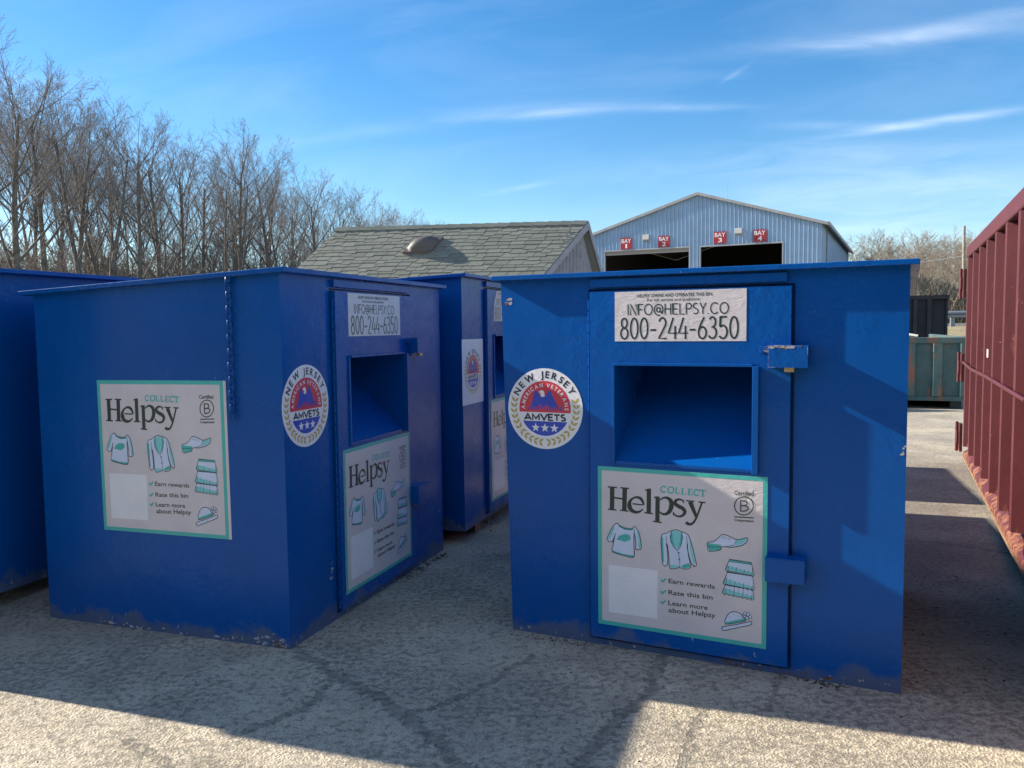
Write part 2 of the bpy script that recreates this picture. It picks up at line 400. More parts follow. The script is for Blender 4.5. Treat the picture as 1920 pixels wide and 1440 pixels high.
    A.poly([(1024,1168),(1160,1142),(1164,1160),(1100,1172),(1024,1184)], T_, 2.0)
    for x, y in ((1052,1136),(1080,1120),(1110,1128),(1092,1148),(1060,1160),(1130,1148),(1050,1208),(1100,1196),(1150,1184)): A.disc(x, y, 3, 3, T_, 2.5, 6)
    for x, y in ((1156,1112),(1176,1118),(1188,1136),(1170,1140),(1150,1130)):
        A.disc(x, y, 13, 12, PL_, 2.2, 10); A.line(ell(x, y, 13, 12, 10), 3, N_, 2.6)
    # --- white square and list
    A.poly([(236,778),(566,819),(568,1141),(246,1092)], W_, 1)
    for a, b, s_ in (((640,904),(950,946),'Earn rewards'), ((640,980),(937,1018),'Rate this bin'), ((640,1050),(905,1086),'Learn more'), ((643,1098),(957,1148),'about Helpsy')):
        dsc = 1.36 if s_.startswith('about') else 1.0
        text_par(A, s_, (a[0], a[1]+(10 if dsc > 1 else 0)), b, (0,-31*dsc), I_, 2, .008)
    for x, y in ((603,884),(603,962),(603,1030)): A.line([(x-17,y-6),(x-4,y+9),(x+20,y-10)], 10, T_, 2)
    f = homography([(147,110),(1303,193),(1298,1350),(177,1165)], [(0,PH),(PW,PH),(PW,0),(0,0)])
    A.place(f)
    b = .020
    A.poly([(0,0),(PW,0),(PW,b),(0,b)], T_, 1); A.poly([(0,PH-b),(PW,PH-b),(PW,PH),(0,PH)], T_, 1)
    A.poly([(0,b),(b,b),(b,PH-b),(0,PH-b)], T_, 1); A.poly([(PW-b,b),(PW,b),(PW,PH-b),(PW-b,PH-b)], T_, 1)
    return A
POSTER = poster_art()

def emblem_art(r):
    A = Art()
    A.poly(ell(0, 0, .690, .690, 40, -7.5, 187.5)[:-1] + [ell(0,0,.69,.69,1,187.5,187.6)[0]], RD_, 1)
    A.poly(ell(0, 0, .672, .672, 30, 207.8, 332.2), BL_, 1)
    mono(A, 'AMVETS', -.555, .575, -.285, -.130, N_, 1.5, .30)
    for cx in (-.248, .003, .254):
        A.poly([(cx + (.12 if i % 2 == 0 else .048)*math.sin(R(36*i)), -.475 + (.12 if i % 2 == 0 else .048)*math.cos(R(36*i))) for i in range(10)], W_, 2)
    text_arc(A, 'NEW JERSEY', 0, 0,   .765, 159, 24, .235, N_, 1.5, .03)
    text_arc(A, 'AMERICAN VETERANS', 0, 0, .535, 184, -4, .14, W_, 2, .02, .92)
    w = lambda x, y: ((x-720)/503, (768-y)/543)
    A.poly([w(*p) for p in ((590,520),(625,545),(645,590),(690,612),(735,600),(752,555),(770,520),(800,530),(850,640),(880,700),(905,740),(535,740),(548,690),(575,570))], BL_, 2)
    for i in range(13):
        x = 520 + i*33; k = (i-6)*3
        A.line([w(x+12, 735), w(x+k, 785)], .036, BL_, 2.2)
    for cx in (665, 745): A.line([w(cx-22,800), w(cx-18,745), w(cx,715), w(cx+18,745), w(cx+22,800)], .02, RD_, 2.6, smooth=3)
    A.poly([w(*p) for p in ((640,545),(655,528),(680,518),(705,526),(716,550),(722,590),(712,612),(694,604),(680,612),(668,598),(672,570),(660,556))], W_, 2.9)
    for sgn in (-1, 1):
        for i in range(11):
            a = R(90 + sgn*(76 + i*9.6)); c = Vector((math.cos(a), math.sin(a)))*.835
            tdir = Vector((math.sin(a), -math.cos(a)))*(-sgn)   # towards the top of the wreath
            tdir = -tdir if (tdir.y < 0 and i < 6) else tdir
            for s2 in (-1, 1):
                d = (tdir + Vector((math.cos(a), math.sin(a)))*s2*.75).normalized(); nr = Vector((-d.y, d.x))
                b = c - tdir*.05
                A.poly([tuple(b), tuple(b + d*.07 + nr*.036), tuple(b + d*.165), tuple(b + d*.07 - nr*.036)], G_, 1.2)
    return A.place(lambda x, y: (r + x*r, r + y*r))

CW, CH = .62, .237
def contact_art():
    A = Art(); sx = lambda x: (x-878)/840*CW; sy = lambda y: (552-y)/330*CH
    text_box(A, 'HELPSY OWNS AND OPERATES THIS BIN.', sx(1027), sx(1517), sy(262), sy(240), I_, 1.2, .02)
    text_box(A, 'For bin service and questions:', sx(1095), sx(1437), sy(296), sy(270), I_, 1.2, .01)
    mono(A, 'INFO@HELPSY.CO', sx(962), sx(1618), sy(378), sy(306), I_, 1.2, .115)
    mono(A, '800-244-6350', sx(912), sx(1680), sy(538), sy(394), I_, 1.2, .088, .095)
    return A
CONTACT = contact_art(); EMB = emblem_art(.207); EMB2 = emblem_art(.178)

# ------------------------------------------------------------------ clothing bins
GBIN = 'blue steel clothing donation bins'
OP = (.580, 1.232, .945, 1.410)      # chute opening u0 u1 z0 z1
CHIP = simple('bare_primer', (.36, .36, .38), .7, 0, 40, .3); RCH = simple('rusty_steel', (.16, .075, .04), .85, 0, 40, .4)
FX, FZ, FN = (1,0,0), (0,0,1), (0,-1,0)
def flakes(m, seed, spots):
    rnd = random.Random(seed)
    for (o, e1, e2, n_, w, h, cnt, mi) in spots:
        o, e1, e2, n_ = map(Vector, (o, e1, e2, n_))
        for k in range(cnt):
            c = o + e1*rnd.uniform(0, w) + e2*(h*rnd.random()**1.8) + n_*.0009; s_ = rnd.uniform(.0025, .010); el = rnd.uniform(.5, 2.8)
            P = []
            for i in range(7):
                a = 6.283*i/7; rr_ = s_*rnd.uniform(.35, 1.1); P.append(c + e1*(math.cos(a)*rr_*el) + e2*(math.sin(a)*rr_))
            m.prism(P, n_*.0003, mi if rnd.random() < .8 else 3-mi)
def make_bin(loc, rz, label, D=1.575, W=1.86, Hf=1.838, Hb=1.768, sc=(1, 1, 1), flare=0.0, tilt=0.0, front='full', side_poster=False, lidw=BLUEL, backing=False, over=.075, chips=(), lockchips=()):
    root = empty('donation_bin', loc, rz, label, 'donation bin', GBIN)
    root.scale = sc; root.rotation_euler = (tilt, 0, rz)
    m = MB(); f = flare
    zt = lambda y: Hf - (Hf-Hb)*y/D
    fl = lambda z: -f*z/Hf
    u0, u1, zb, zz = .435, 1.405, .030, 1.782
    # front ring round the door recess
    m.quad((0,0,0), (u0,0,zb), (u0,0,zz), (fl(Hf),0,Hf))
    m.quad((u1,0,zb), (W,0,0), (W,0,Hf), (u1,0,zz))
    m.quad((0,0,0), (W,0,0), (u1,0,zb), (u0,0,zb)); m.quad((u0,0,zz), (u1,0,zz), (W,0,Hf), (fl(Hf),0,Hf))
    r = .03
    m.quad((u0,0,zb), (u0,r,zb), (u0,r,zz), (u0,0,zz)); m.quad((u1,r,zb), (u1,0,zb), (u1,0,zz), (u1,r,zz))
    m.quad((u0,0,zb), (u1,0,zb), (u1,r,zb), (u0,r,zb)); m.quad((u0,r,zz), (u1,r,zz), (u1,0,zz), (u0,0,zz))
    a, b, c, d = OP
    R4 = [((u0,r,zb),(u1,r,zb),(b,r,c),(a,r,c)), ((u1,r,zb),(u1,r,zz),(b,r,d),(b,r,c)), ((u1,r,zz),(u0,r,zz),(a,r,d),(b,r,d)), ((u0,r,zz),(u0,r,zb),(a,r,c),(a,r,d))]
    for q in R4: m.quad(*q)
    m.quad((0,D,0), (0,0,0), (fl(Hf),0,Hf), (fl(Hf),D,Hb)); m.quad((W,0,0), (W,D,0), (W,D,Hb), (W,0,Hf)); m.quad((W,D,0), (0,D,0), (fl(Hf),D,Hb), (W,D,Hb))
    m.quad((0,D,0), (W,D,0), (W,0,0), (0,0,0))
    flakes(m, 3, chips)
    m.build('body', [BLUE, CHIP, RCH], root)
    # lid: folded plate overhanging all round, higher at the front
    l = MB(); th = .024; e = .035; x0 = fl(Hf)-e; x1 = W+e; y0 = -.046; y1 = D+over
    A_ = [(x0,y0,zt(y0)), (x1,y0,zt(y0)), (x1,y1,zt(y1)), (x0,y1,zt(y1))]
    l.prism(A_, (0,0,th))
    l.build('lid', lidw, root, bevel=.003)
    if front == 'plain': return root
    # door plate with the chute opening cut out
    dm = MB(); p0, p1, q0, q1 = .449, 1.392, .047, 1.770; yf = -.028; yb = .014; yi = -.018
    O = [(p0,q0),(p1,q0),(p1,q1),(p0,q1)]; I = [(a,c),(b,c),(b,d),(a,d)]
    for i in range(4):
        j = (i+1) % 4; A1, B1, A2, B2 = O[i], O[j], I[i], I[j]
        dm.quad((A1[0],yf,A1[1]), (B1[0],yf,B1[1]), (B2[0],yf,B2[1]), (A2[0],yf,A2[1]))
        dm.quad((B1[0],yf,B1[1]), (A1[0],yf,A1[1]), (A1[0],yb,A1[1]), (B1[0],yb,B1[1]))
        dm.quad((A2[0],yf,A2[1]), (B2[0],yf,B2[1]), (B2[0],yi,B2[1]), (A2[0],yi,A2[1]))
        dm.quad((B1[0],yb,B1[1]), (A1[0],yb,A1[1]), (A2[0],yi,A2[1]), (B2[0],yi,B2[1]))
    door = dm.build('door', BLUE, root)
    fr = MB()                                           # welded flange round the opening
    fr.box(a-.014, a, yf-.010, yf, c-.02, d+.014); fr.box(b, b+.028, yf-.030, yf, c-.02, d+.004)
    fr.box(a, b, yf-.018, yf, d, d+.014); fr.box(a, b, yf-.005, yf, c-.018, c)
    fr.build('opening_frame', BLUE, door, bevel=.002)
    hg = MB()                                           # piano hinge, knuckle by knuckle
    z = .06
    while z < 1.74:
        hg.tube([(.441,-.016,z),(.441,-.016,min(z+.046,1.76))], .0045, 8); z += .056
    hg.build('piano_hinge', BLUE, door)
    # chute: sloping plate, side cheeks and roof
    h = MB(); dp = .50
    h.quad((a,yi,c), (b,yi,c), (b,dp,d-.004), (a,dp,d-.004)); h.quad((a,r,d), (a,dp,d), (b,dp,d), (b,r,d))
    h.quad((a,yi,c), (a,dp,d-.004), (a,dp,d), (a,yi,d)); h.quad((b,yi,c), (b,yi,d), (b,dp,d), (b,dp,d-.004)); h.quad((a,dp,d-.004), (b,dp,d-.004), (b,dp,d), (a,dp,d))
    h.quad((a,yi,d), (a,r,d), (b,r,d), (b,yi,d));
    h.build('chute', BLUE, door)
    rl = MB(); rl.box(.452, 1.372, -.022, 0, 1.790, 1.830); rl.build('header_rail', BLUE, root, bevel=.002)
    # upper lock box, open below, with its tab and padlock
    lk = MB(); x0, x1, z0, z1, yy = 1.305, 1.470, 1.412, 1.508, -.098
    lk.box(x0, x1, yy, -.008, z1-.005, z1); lk.box(x0, x1, yy, yy+.005, z0, z1-.005); lk.box(x0, x0+.005, yy+.005, -.008, z0, z1-.005); lk.box(x1-.005, x1, yy+.005, -.008, z0, z1-.005)
    lk.box(1.262, 1.305, -.052, -.0285, 1.478, 1.503)
    flakes(lk, 5, lockchips)
    lb = lk.build('lock_box', [BLUEW, CHIP, RCH], root)
    pk = MB(); pk.box(1.372, 1.412, -.078, -.056, 1.392, 1.440); pk.tube([(1.377,-.067,1.44),(1.377,-.067,1.462),(1.392,-.067,1.475),(1.407,-.067,1.462),(1.407,-.067,1.44)], .004, 8, 1)
    pk.build('padlock', [BRASS, STEEL], lb, bevel=.002)
    l2 = MB(); x0, x1, z0, z1 = 1.300, 1.468, .452, .562
    l2.box(x0, x1, -.088, -.008, z1-.005, z1); l2.box(x0, x1, -.088, -.083, z0, z1-.005); l2.box(x0, x0+.005, -.083, -.008, z0, z1-.005); l2.box(x1-.005, x1, -.083, -.008, z0, z1-.005)
    l2.box(1.372, 1.402, -.060, -.050, z0-.018, z0+.02)
    l2.build('lower_latch', BLUE, root, bevel=.0015)
    # printed sheets
    ex, ez, n = (1,0,0), (0,0,1), (0,-1,0)
    if front == 'full':
        CONTACT.build('contact_sticker', door, (.580,yf-.0004,1.527), ex, ez, n, CW, CH, PAPER_I)
        POSTER.build('poster', door, (.490,yf-.0004,.118), ex, ez, n, PW, PH, P_)
    else:
        CONTACT.build('contact_sticker', door, (.580,yf-.0004,1.527), ex, ez, n, CW, CH, PAPER_I, shape=[(0,0),(CW,0),(CW,CH),(.08,CH),(.02,CH*.6)])
        POSTER.build('poster', door, (.490,yf-.0004,.118), ex, ez, n, PW, PH, P_)
    circ = [(.207 + .207*math.cos(R(i*7.5)), .207 + .207*math.sin(R(i*7.5))) for i in range(48)]
    if backing: circ = [(-.030,-.060), (.386,-.060), (.386,.416), (-.030,.416)]
    (EMB2 if backing else EMB).build('round_emblem', root, (-.012 if not backing else .02,-.0004,.977), ex, ez, n, .414, .414, W_, shape=circ)
    if side_poster:
        POSTER.build('side_poster', root, (-.0004, 1.155, .520), (0,-.99995,.006), (0,.006,.99995), (-1,0,0), PW*1.02, PH*1.0, P_)
    return root
PAPER_I = P_
S71 = R(71.3)
B1 = on_z(545, 1218)
bin_left = make_bin(B1, S71, 'left blue bin with a poster and a hanging chain on its side wall', sc=(1.03, 1.0, 1.022), side_poster=True, chips=[((0,.015,.008),(0,1,0),FZ,(-1,0,0),.20,.05,30,1), ((0,.01,.006),(0,1,0),FZ,(-1,0,0),.10,.022,14,2), ((0,.3,.006),(0,1,0),FZ,(-1,0,0),.9,.02,24,1), ((.38,0,.24),FX,FZ,FN,.03,.10,9,1), ((.46,0,.006),FX,FZ,FN,1.3,.012,24,1), ((1.75,0,.25),FX,FZ,FN,.08,.3,5,1)])
B2 = on_z(962, 1180)
bin_right = make_bin(B2, R(-25.8), 'blue donation bin nearest the camera, facing it squarely beside the dark red container', flare=.048, tilt=0, chips=[((-.03,0,1.72),FX,FZ,FN,.05,.03,6,1), ((1.02,0,.008),FX,FZ,FN,.6,.02,14,2), ((1.84,0,1.04),FX,FZ,FN,.018,.06,5,1)], lockchips=[((1.31,-.098,1.496),FX,FZ,FN,.14,.010,14,1), ((1.31,-.095,1.508),FX,(0,1,0),FZ,.14,.012,10,1), ((1.266,-.0522,1.482),FX,FZ,FN,.035,.018,6,1)])
B3 = on_z(872, 997, .095)
bin_mid = make_bin(B3, S71, 'blue donation bin half hidden between two others, its round emblem on a white square', sc=(1.03, 1.0, 1.02), front='torn', backing=True)
# the bin cut by the left frame edge shows its back
d71 = Vector((math.cos(S71), math.sin(S71), 0)); n71 = Vector((-d71.y, d71.x, 0))
P0 = on_z(0, 1112, .085) + d71*1.08
bin_edge = make_bin(P0, S71 + math.pi, 'blue bin cut off by the left edge of the photo, only bare wall showing', sc=(1.03, 1.0, 1.055), front='plain', over=.075)
bin_edge.location = P0 + n71*1.575
# the next bin of the row, out of sight behind its neighbours, throws the band of shadow seen past the right bin
b = make_bin((0, 0, 0), S71 + math.pi, 'unseen blue donation bin added in the back row behind the left bin to block sun', front='plain'); b.location = Vector((P0.x, P0.y, 0)) + d71*2.1 + n71*1.575  # unseen bin added to keep sun from passing between the visible bins
make_bin((.72, 8.22, 0), S71, 'blue donation bin at the far end of the row, hidden behind its neighbours', sc=(1.0, 1.0, 1.02))

# chain on the left bin's side wall
ch = MB()
cx = -.020; cy = .285; zt_ = 1.806
for k in range(20):
    z = zt_ - .0345*k; s_ = k % 2
    a = [(.0125*math.cos(R(t)), .0195*math.sin(R(t)) + (.0045 if math.sin(R(t)) > 0 else -.004)) for t in range(0, 360, 36)]
    jit = math.sin(k*1.7)*.0015
    P = [(cx - (0 if s_ else p)*1.15, cy + jit + (p if s_ else 0), z + q) for p, q in a]; P.append(P[0])
    ch.tube(P,   .0042, 6, caps=False)
ch.box(-.018, -.0005, cy-.012, cy+.012, 1.802, 1.826)
cho = ch.build('chain', BLUEW)
tag(cho, 'blue painted chain hanging down the side wall of the left bin', 'chain')
cho.matrix_world = Matrix.Translation(B1) @ Matrix.Rotation(S71, 4, 'Z') @ Matrix.Diagonal((1.03, 1, 1.022, 1))

# timber blocks under the raised bins
wood = simple('rough_timber', (.26, .17, .10), .85, 0, 14, .35, .4)
for px, py, rz, lb in ((903, 985, S71, 'short wooden block propping up the half hidden middle bin'),):
    w = MB(); w.box(-.02, .10, 0, .55, 0, .093); o = w.build('wooden_block', wood, bevel=.003)
    q = on_z(893, 998); o.location = q; o.rotation_euler = (0, 0, S71); tag(o, lb, 'wooden block')
w = MB(); w.box(-.05, .05, -.3, .3, 0, .083); o = w.build('wooden_block', wood, bevel=.003); o.location = P0 + n71*.6 - d71*.55; o.rotation_euler = (0, 0, S71)
tag(o, 'wooden block in the dark under the bin at the left frame edge', 'wooden block')
# ------------------------------------------------------------------ ground
def sstep(a, b, x): t = min(1, max(0, (x-a)/(b-a))); return t*t*(3-2*t)
def gz(x, y):
    if y < 20: return 0.0
    side = sstep(.30, .42, x/y)
    return 1.42*sstep(25, 37, y)*side
def axis(lo, hi, d, far_lo, far_hi):
    c = list(np.arange(lo, hi, d)); s_ = d; x = lo
    a = []
    while x > far_lo: s_ *= 1.16; x -= s_; a.append(x)
    b = []; s_ = d; x = c[-1]
    while x < far_hi: s_ = min(s_*1.16, 60) if s_ > 2 and False else s_*1.12; x += s_; b.append(x)
    return a[::-1] + c + b
xs = axis(-3.4, 4.4, .027, -900, 900); ys = axis(2.3, 7.2, .027, -60, 1400)
nx, ny = len(xs), len(ys)
XX, YY = np.meshgrid(np.array(xs), np.array(ys))
ZZ = np.array([[gz(x, y) for x in xs] if y >= 20 else [0.0]*nx for y in ys])
def dist_poly(pts):
    dmin = np.full(XX.shape, 9.0)
    for (a, b) in zip(pts[:-1], pts[1:]):
        ax, ay, bx, by = a[0], a[1], b[0], b[1]; L2 = (bx-ax)**2 + (by-ay)**2
        t = np.clip(((XX-ax)*(bx-ax) + (YY-ay)*(by-ay))/L2, 0, 1)
        dmin = np.minimum(dmin, np.hypot(XX - ax - t*(bx-ax), YY - ay - t*(by-ay)))
    return dmin
CR = [([(548,1216),(600,1246),(640,1272),(700,1302),(760,1348),(820,1388),(872,1442)], .045),
      ([(1240,1232),(1222,1290),(1160,1350),(1110,1400),(1060,1470)], .04),
      ([(1318,1330),(1296,1380),(1285,1450)], .03),
      ([(1560,1255),(1480,1230),(1440,1330)], .02),
      ([(1700,1014),(1760,1019),(1850,1031),(1905,1040)], .028), ([(240,1390),(330,1440)], .03),
      ([(640,1272),(560,1330),(470,1370)], .03), ([(760,1348),(900,1290),(1000,1230)], .025)]
crk = np.zeros(XX.shape)
for pts, w in CR:
    P = [on_z(*p) for p in pts]; Q = [P[0]]
    rnd = random.Random(int(pts[0][0]))
    for a, b in zip(P[:-1], P[1:]):
        for k in range(1, 6):
            q = a.lerp(b, k/5); Q.append(q + Vector((rnd.uniform(-.02, .02), rnd.uniform(-.02, .02), 0)))
    dd = dist_poly(Q); crk = np.maximum(crk, np.exp(-(dd/w)**2))
grass = np.zeros(XX.shape)
for j, y in enumerate(ys):
    if y < 20: continue
    for i, x in enumerate(xs):
        s_ = sstep(.30, .40, x/y)
        grass[j, i] = sstep(26, 29, y)*s_ if y < 60 else max(s_, sstep(80, 95, y))
co = np.stack([XX, YY, ZZ], -1).reshape(-1, 3)
me = bpy.data.meshes.new('ground')
idx = np.arange(nx*ny).reshape(ny, nx)
q = np.stack([idx[:-1,:-1], idx[:-1,1:], idx[1:,1:], idx[1:,:-1]], -1).reshape(-1, 4)
me.vertices.add(len(co)); me.vertices.foreach_set('co', co.ravel())
me.loops.add(q.size); me.loops.foreach_set('vertex_index', q.ravel().astype(np.int32))
me.polygons.add(len(q)); me.polygons.foreach_set('loop_start', np.arange(0, q.size, 4, dtype=np.int32))
me.update(calc_edges=True); me.polygons.foreach_set('use_smooth', [True]*len(q))
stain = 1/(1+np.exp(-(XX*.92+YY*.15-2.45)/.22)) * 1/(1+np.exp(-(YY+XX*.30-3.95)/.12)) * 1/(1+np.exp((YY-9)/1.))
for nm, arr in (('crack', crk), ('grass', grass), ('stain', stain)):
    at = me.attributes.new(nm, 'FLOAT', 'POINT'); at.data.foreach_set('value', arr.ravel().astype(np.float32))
t = NT('weathered_concrete'); v = t.coord()
big = t.noise(v, .55, 4, .6); mid = t.noise(v, 3.2, 5, .65, .4); fl = t.noise(t.coord(scale=(1,1,1)), 30, 6, .78, .1); fine = t.noise(v, 120, 3, .6)
vor = t.node('ShaderNodeTexVoronoi'); vor.inputs['Scale'].default_value = 95; t.link(v, vor.inputs['Vector'])
c = t.ramp(mid, [(.3, (.44, .38, .28)), (.52, (.56, .485, .36)), (.72, (.67, .59, .44))])
c = t.mix(t.ramp(big, [(.38, 0.0), (.62, .5)]), c, (.25, .24, .225))
# dark flecks where the laitance has worn off, denser in patches
dens = t.ramp(t.noise(v, 1.4, 3), [(.35, -.03), (.7, .09)])
fk = t.math('MULTIPLY', t.math('SUBTRACT', t.math('ADD', fl, dens), .545), 11, clamp=True)
pn = t.noise(v, 7.5, 5, .75, .3); c = t.mix(t.math('MULTIPLY', t.math('SUBTRACT', pn, .52), 2.0, clamp=True), c, (.25, .225, .18))
c = t.mix(t.math('MULTIPLY', fk, .55), c, (.085, .08, .08))
lf = t.math('MULTIPLY', t.math('SUBTRACT', t.noise(v, 60, 4, .75), .58), 10, clamp=True)
c = t.mix(t.math('MULTIPLY', lf, .5), c, (.72, .66, .52))
st = t.ramp(vor.outputs['Distance'], [(.08, .35), (.5, 1.0)])
c = t.mix(.5, c, st, 'MULTIPLY')
rust = t.math('MULTIPLY', t.math('SUBTRACT', t.noise(v, 1.9, 3, .5), .66), 8, clamp=True)
c = t.mix(t.math('MULTIPLY', rust, .35), c, (.36, .20, .09))
ca = t.node('ShaderNodeAttribute'); ca.attribute_name = 'crack'
ck = t.math('MULTIPLY', t.math('SUBTRACT', t.math('ADD', t.math('MULTIPLY', ca.outputs['Fac'], .62), t.math('MULTIPLY', t.noise(v, 30, 5, .75), 1.2)), .86), 5, clamp=True); ck = t.math('MULTIPLY', ck, t.math('MULTIPLY', ca.outputs['Fac'], 3, clamp=True))
c = t.mix(t.math('MULTIPLY', ck, .4), c, (.06, .06, .065))
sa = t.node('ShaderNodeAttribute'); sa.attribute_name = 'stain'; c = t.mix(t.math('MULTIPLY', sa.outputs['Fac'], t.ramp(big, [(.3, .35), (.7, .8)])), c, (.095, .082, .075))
ga = t.node('ShaderNodeAttribute'); ga.attribute_name = 'grass'
gn = t.noise(v, 2.5, 6, .7); gc = t.ramp(gn, [(.35, (.20, .155, .085)), (.55, (.33, .27, .15)), (.7, (.42, .36, .22))])
gm = t.math('MULTIPLY', t.math('SUBTRACT', t.math('MULTIPLY_ADD', gn, .5, ga.outputs['Fac']), .55), 5, clamp=True)
c = t.mix(gm, c, gc)
t.col(c); t.rough(.88)
h = t.math('SUBTRACT', t.math('ADD', t.math('MULTIPLY', mid, .8), t.math('MULTIPLY', fine, .5)), t.math('MULTIPLY', fk, .45))
h = t.math('SUBTRACT', h, t.math('MULTIPLY', ck, .4)); h = t.math('ADD', h, t.math('MULTIPLY', vor.outputs['Distance'], .7))
t.bump(h, .8, .008)
me.materials.append(t.mat)
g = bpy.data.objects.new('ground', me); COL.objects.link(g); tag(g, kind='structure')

# loose grit, leaf scraps and wood chips lying on the concrete
def litter(n, seed, regions, name, mat):
    rnd = random.Random(seed); m = MB()
    for k in range(n):
        (ax, ay), (bx, by), spread, sz = regions[rnd.randrange(len(regions))]
        q = rnd.random(); P = on_z(ax + (bx-ax)*q, ay + (by-ay)*q)
        P = P + Vector((rnd.gauss(0, spread), rnd.gauss(0, spread), 0)); s_ = sz*rnd.uniform(.4, 1.3)
        a = rnd.random()*6.28; e1 = Vector((math.cos(a), math.sin(a), rnd.uniform(-.2, .2)))*s_; e2 = Vector((-math.sin(a), math.cos(a), rnd.uniform(-.3, .3)))*s_*rnd.uniform(.3, .9)
        hgt = Vector((0, 0, s_*rnd.uniform(.25, .6))); P.z = s_*.12
        m.add([P-e1, P-e2*.8, P+e1*.9, P+e2, P+hgt], [(0,1,4),(1,2,4),(2,3,4),(3,0,4),(3,2,1,0)])
    return tag(m.build(name, mat), kind='stuff')
grit = simple('grit', (.07, .06, .05), .9, 0, 30, .5); pale = simple('wood_chips', (.42, .33, .24), .9, 0, 30, .4)
litter(500, 3, [((1440,1252),(1570,1290),.022,.010), ((1330,1235),(1480,1262),.02,.007), ((760,1085),(832,1040),.02,.010), ((960,1190),(1100,1210),.03,.007)], 'grit', grit)
litter(200, 5, [((890,1000),(940,970),.07,.012), ((1700,1050),(1800,1250),.25,.010), ((1650,1310),(1900,1200),.2,.008), ((500,1300),(1500,1400),.5,.006), ((0,1400),(900,1300),.5,.006)], 'leaf_scraps', grit)
litter(130, 7, [((1702,1030),(1770,1060),.10,.008), ((1700,1100),(1900,1230),.3,.006), ((200,1250),(1400,1380),.6,.005)], 'wood_chips', pale)

# ------------------------------------------------------------------ red container on the right
t = NT('dark_red_paint'); v = t.coord(); n1 = t.noise(v, 1.6, 5, .7); n2 = t.noise(t.coord(scale=(1,1,.3)), 9, 6, .75)
c = t.ramp(n1, [(.3, (.068, .007, .012)), (.7, (.105, .014, .020))])
sep = t.node('ShaderNodeSeparateXYZ'); t.link(v, sep.inputs[0])
zl = t.math('MULTIPLY', t.math('SUBTRACT', .30, sep.outputs[2]), 4, clamp=True)
c = t.mix(t.math('MULTIPLY', t.math('SUBTRACT', t.math('MULTIPLY_ADD', zl, .25, n2), .64), 9, clamp=True), c, (.30, .13, .06))
c = t.mix(t.math('GREATER_THAN', t.noise(v, 42, 3, .6), .735), c, (.55, .40, .36))
c = t.mix(t.math('MULTIPLY', t.noise(v, 5, 5, .7), .30), c, (.11, .032, .033))
t.col(c); t.rough(.55); t.bump(t.noise(v, 20, 4, .6), .15, .01); RED = t.mat
RUST = simple('rust', (.30, .13, .05), .9, 0, 12, .45, .3)
E0 = on_z(1806, 868); hd = R(64.8); CL = 7.4; CW_ = 2.4; CHt = 2.45
cr = empty('roll_off_container', (E0.x, E0.y, 0), hd - math.pi, 'tall dark red ribbed steel container running along the right edge of the photo', 'container')
# local x runs from the far end towards the camera, local y = -left: the visible face is y = 0, the inside is +y
b = MB(); zb = .16
b.box(0, CL, .09, CW_, zb, .26, 0)
b.box(0, CL, .09, .10, .26, CHt-.13); b.box(0, CL, CW_-.10, CW_-.09, .26, CHt-.13); b.box(0, .01, .10, CW_-.10, .26, CHt-.13); b.box(CL-.01, CL, .10, CW_-.10, .26, CHt-.13)
cbody = b.build('body', RED, cr)
b = MB(); b.box(-.02, CL, -.02, .14, CHt-.13, CHt); b.box(-.02, CL, CW_-.14, CW_+.02, CHt-.13, CHt); b.box(-.02, .12, .14, CW_-.14, CHt-.13, CHt); b.box(CL-.12, CL, .14, CW_-.14, CHt-.13, CHt)
b.build('top_rail', RED, cr, bevel=.012)
b = MB(); b.prism([(0,.0,.075),(0,.09,.075),(0,.09,.20),(0,.0,.125)], (CL,0,0)); b.build('bottom_rail', [RED], cr)
b = MB(); b.box(-.01, CL, -.012, -.001, .068, .092); b.build('rusty_lip', simple('rusty_tan', (.24,.135,.08), .9, 0, 9, .5), cr)
b = MB(); b.box(.3, CL-.3, .6, .78, 0, .15); b.box(.3, CL-.3, CW_-.78, CW_-.6, 0, .15); b.box(.9, 1.05, .2, .6, 0, .15); b.build('skid', RUST, cr)
RIBX = [.06 + .69*i for i in range(11)]
for i, x in enumerate(RIBX):
    b = MB(); w1 = .105; w0 = .03
    b.prism([(x-w0, .09, .21), (x, -.015, .21), (x+w1, -.015, .21), (x+w1+w0, .09, .21)], (0, 0, CHt-.13-.21))
    b.build('rib', RED, cr)
b = MB(); b.tube([(.05,-.03,1.15),(1.2,-.035,1.13),(2.6,-.03,1.14),(CL-.2,-.03,1.13)], .016, 6); b.build('side_pipe', RED, cr)
for z in (2.03, 1.08, .28):
    b = MB(); b.box(-.11, .02, -.05, -.016, z-.15, z+.17); b.box(-.10, -.03, -.075, -.06, z-.06, z+.08); b.tube([(-.13,-.065,z-.16),(-.13,-.065,z+.18)], .018, 8); b.build('door_hinge', RED, cr, bevel=.006)
b = MB(); b.box(2.46, 2.58, -.0185, -.0165, 1.30, 1.37); b.build('reflective_patch', simple('pale_tape', (.6, .55, .5), .5), cr)

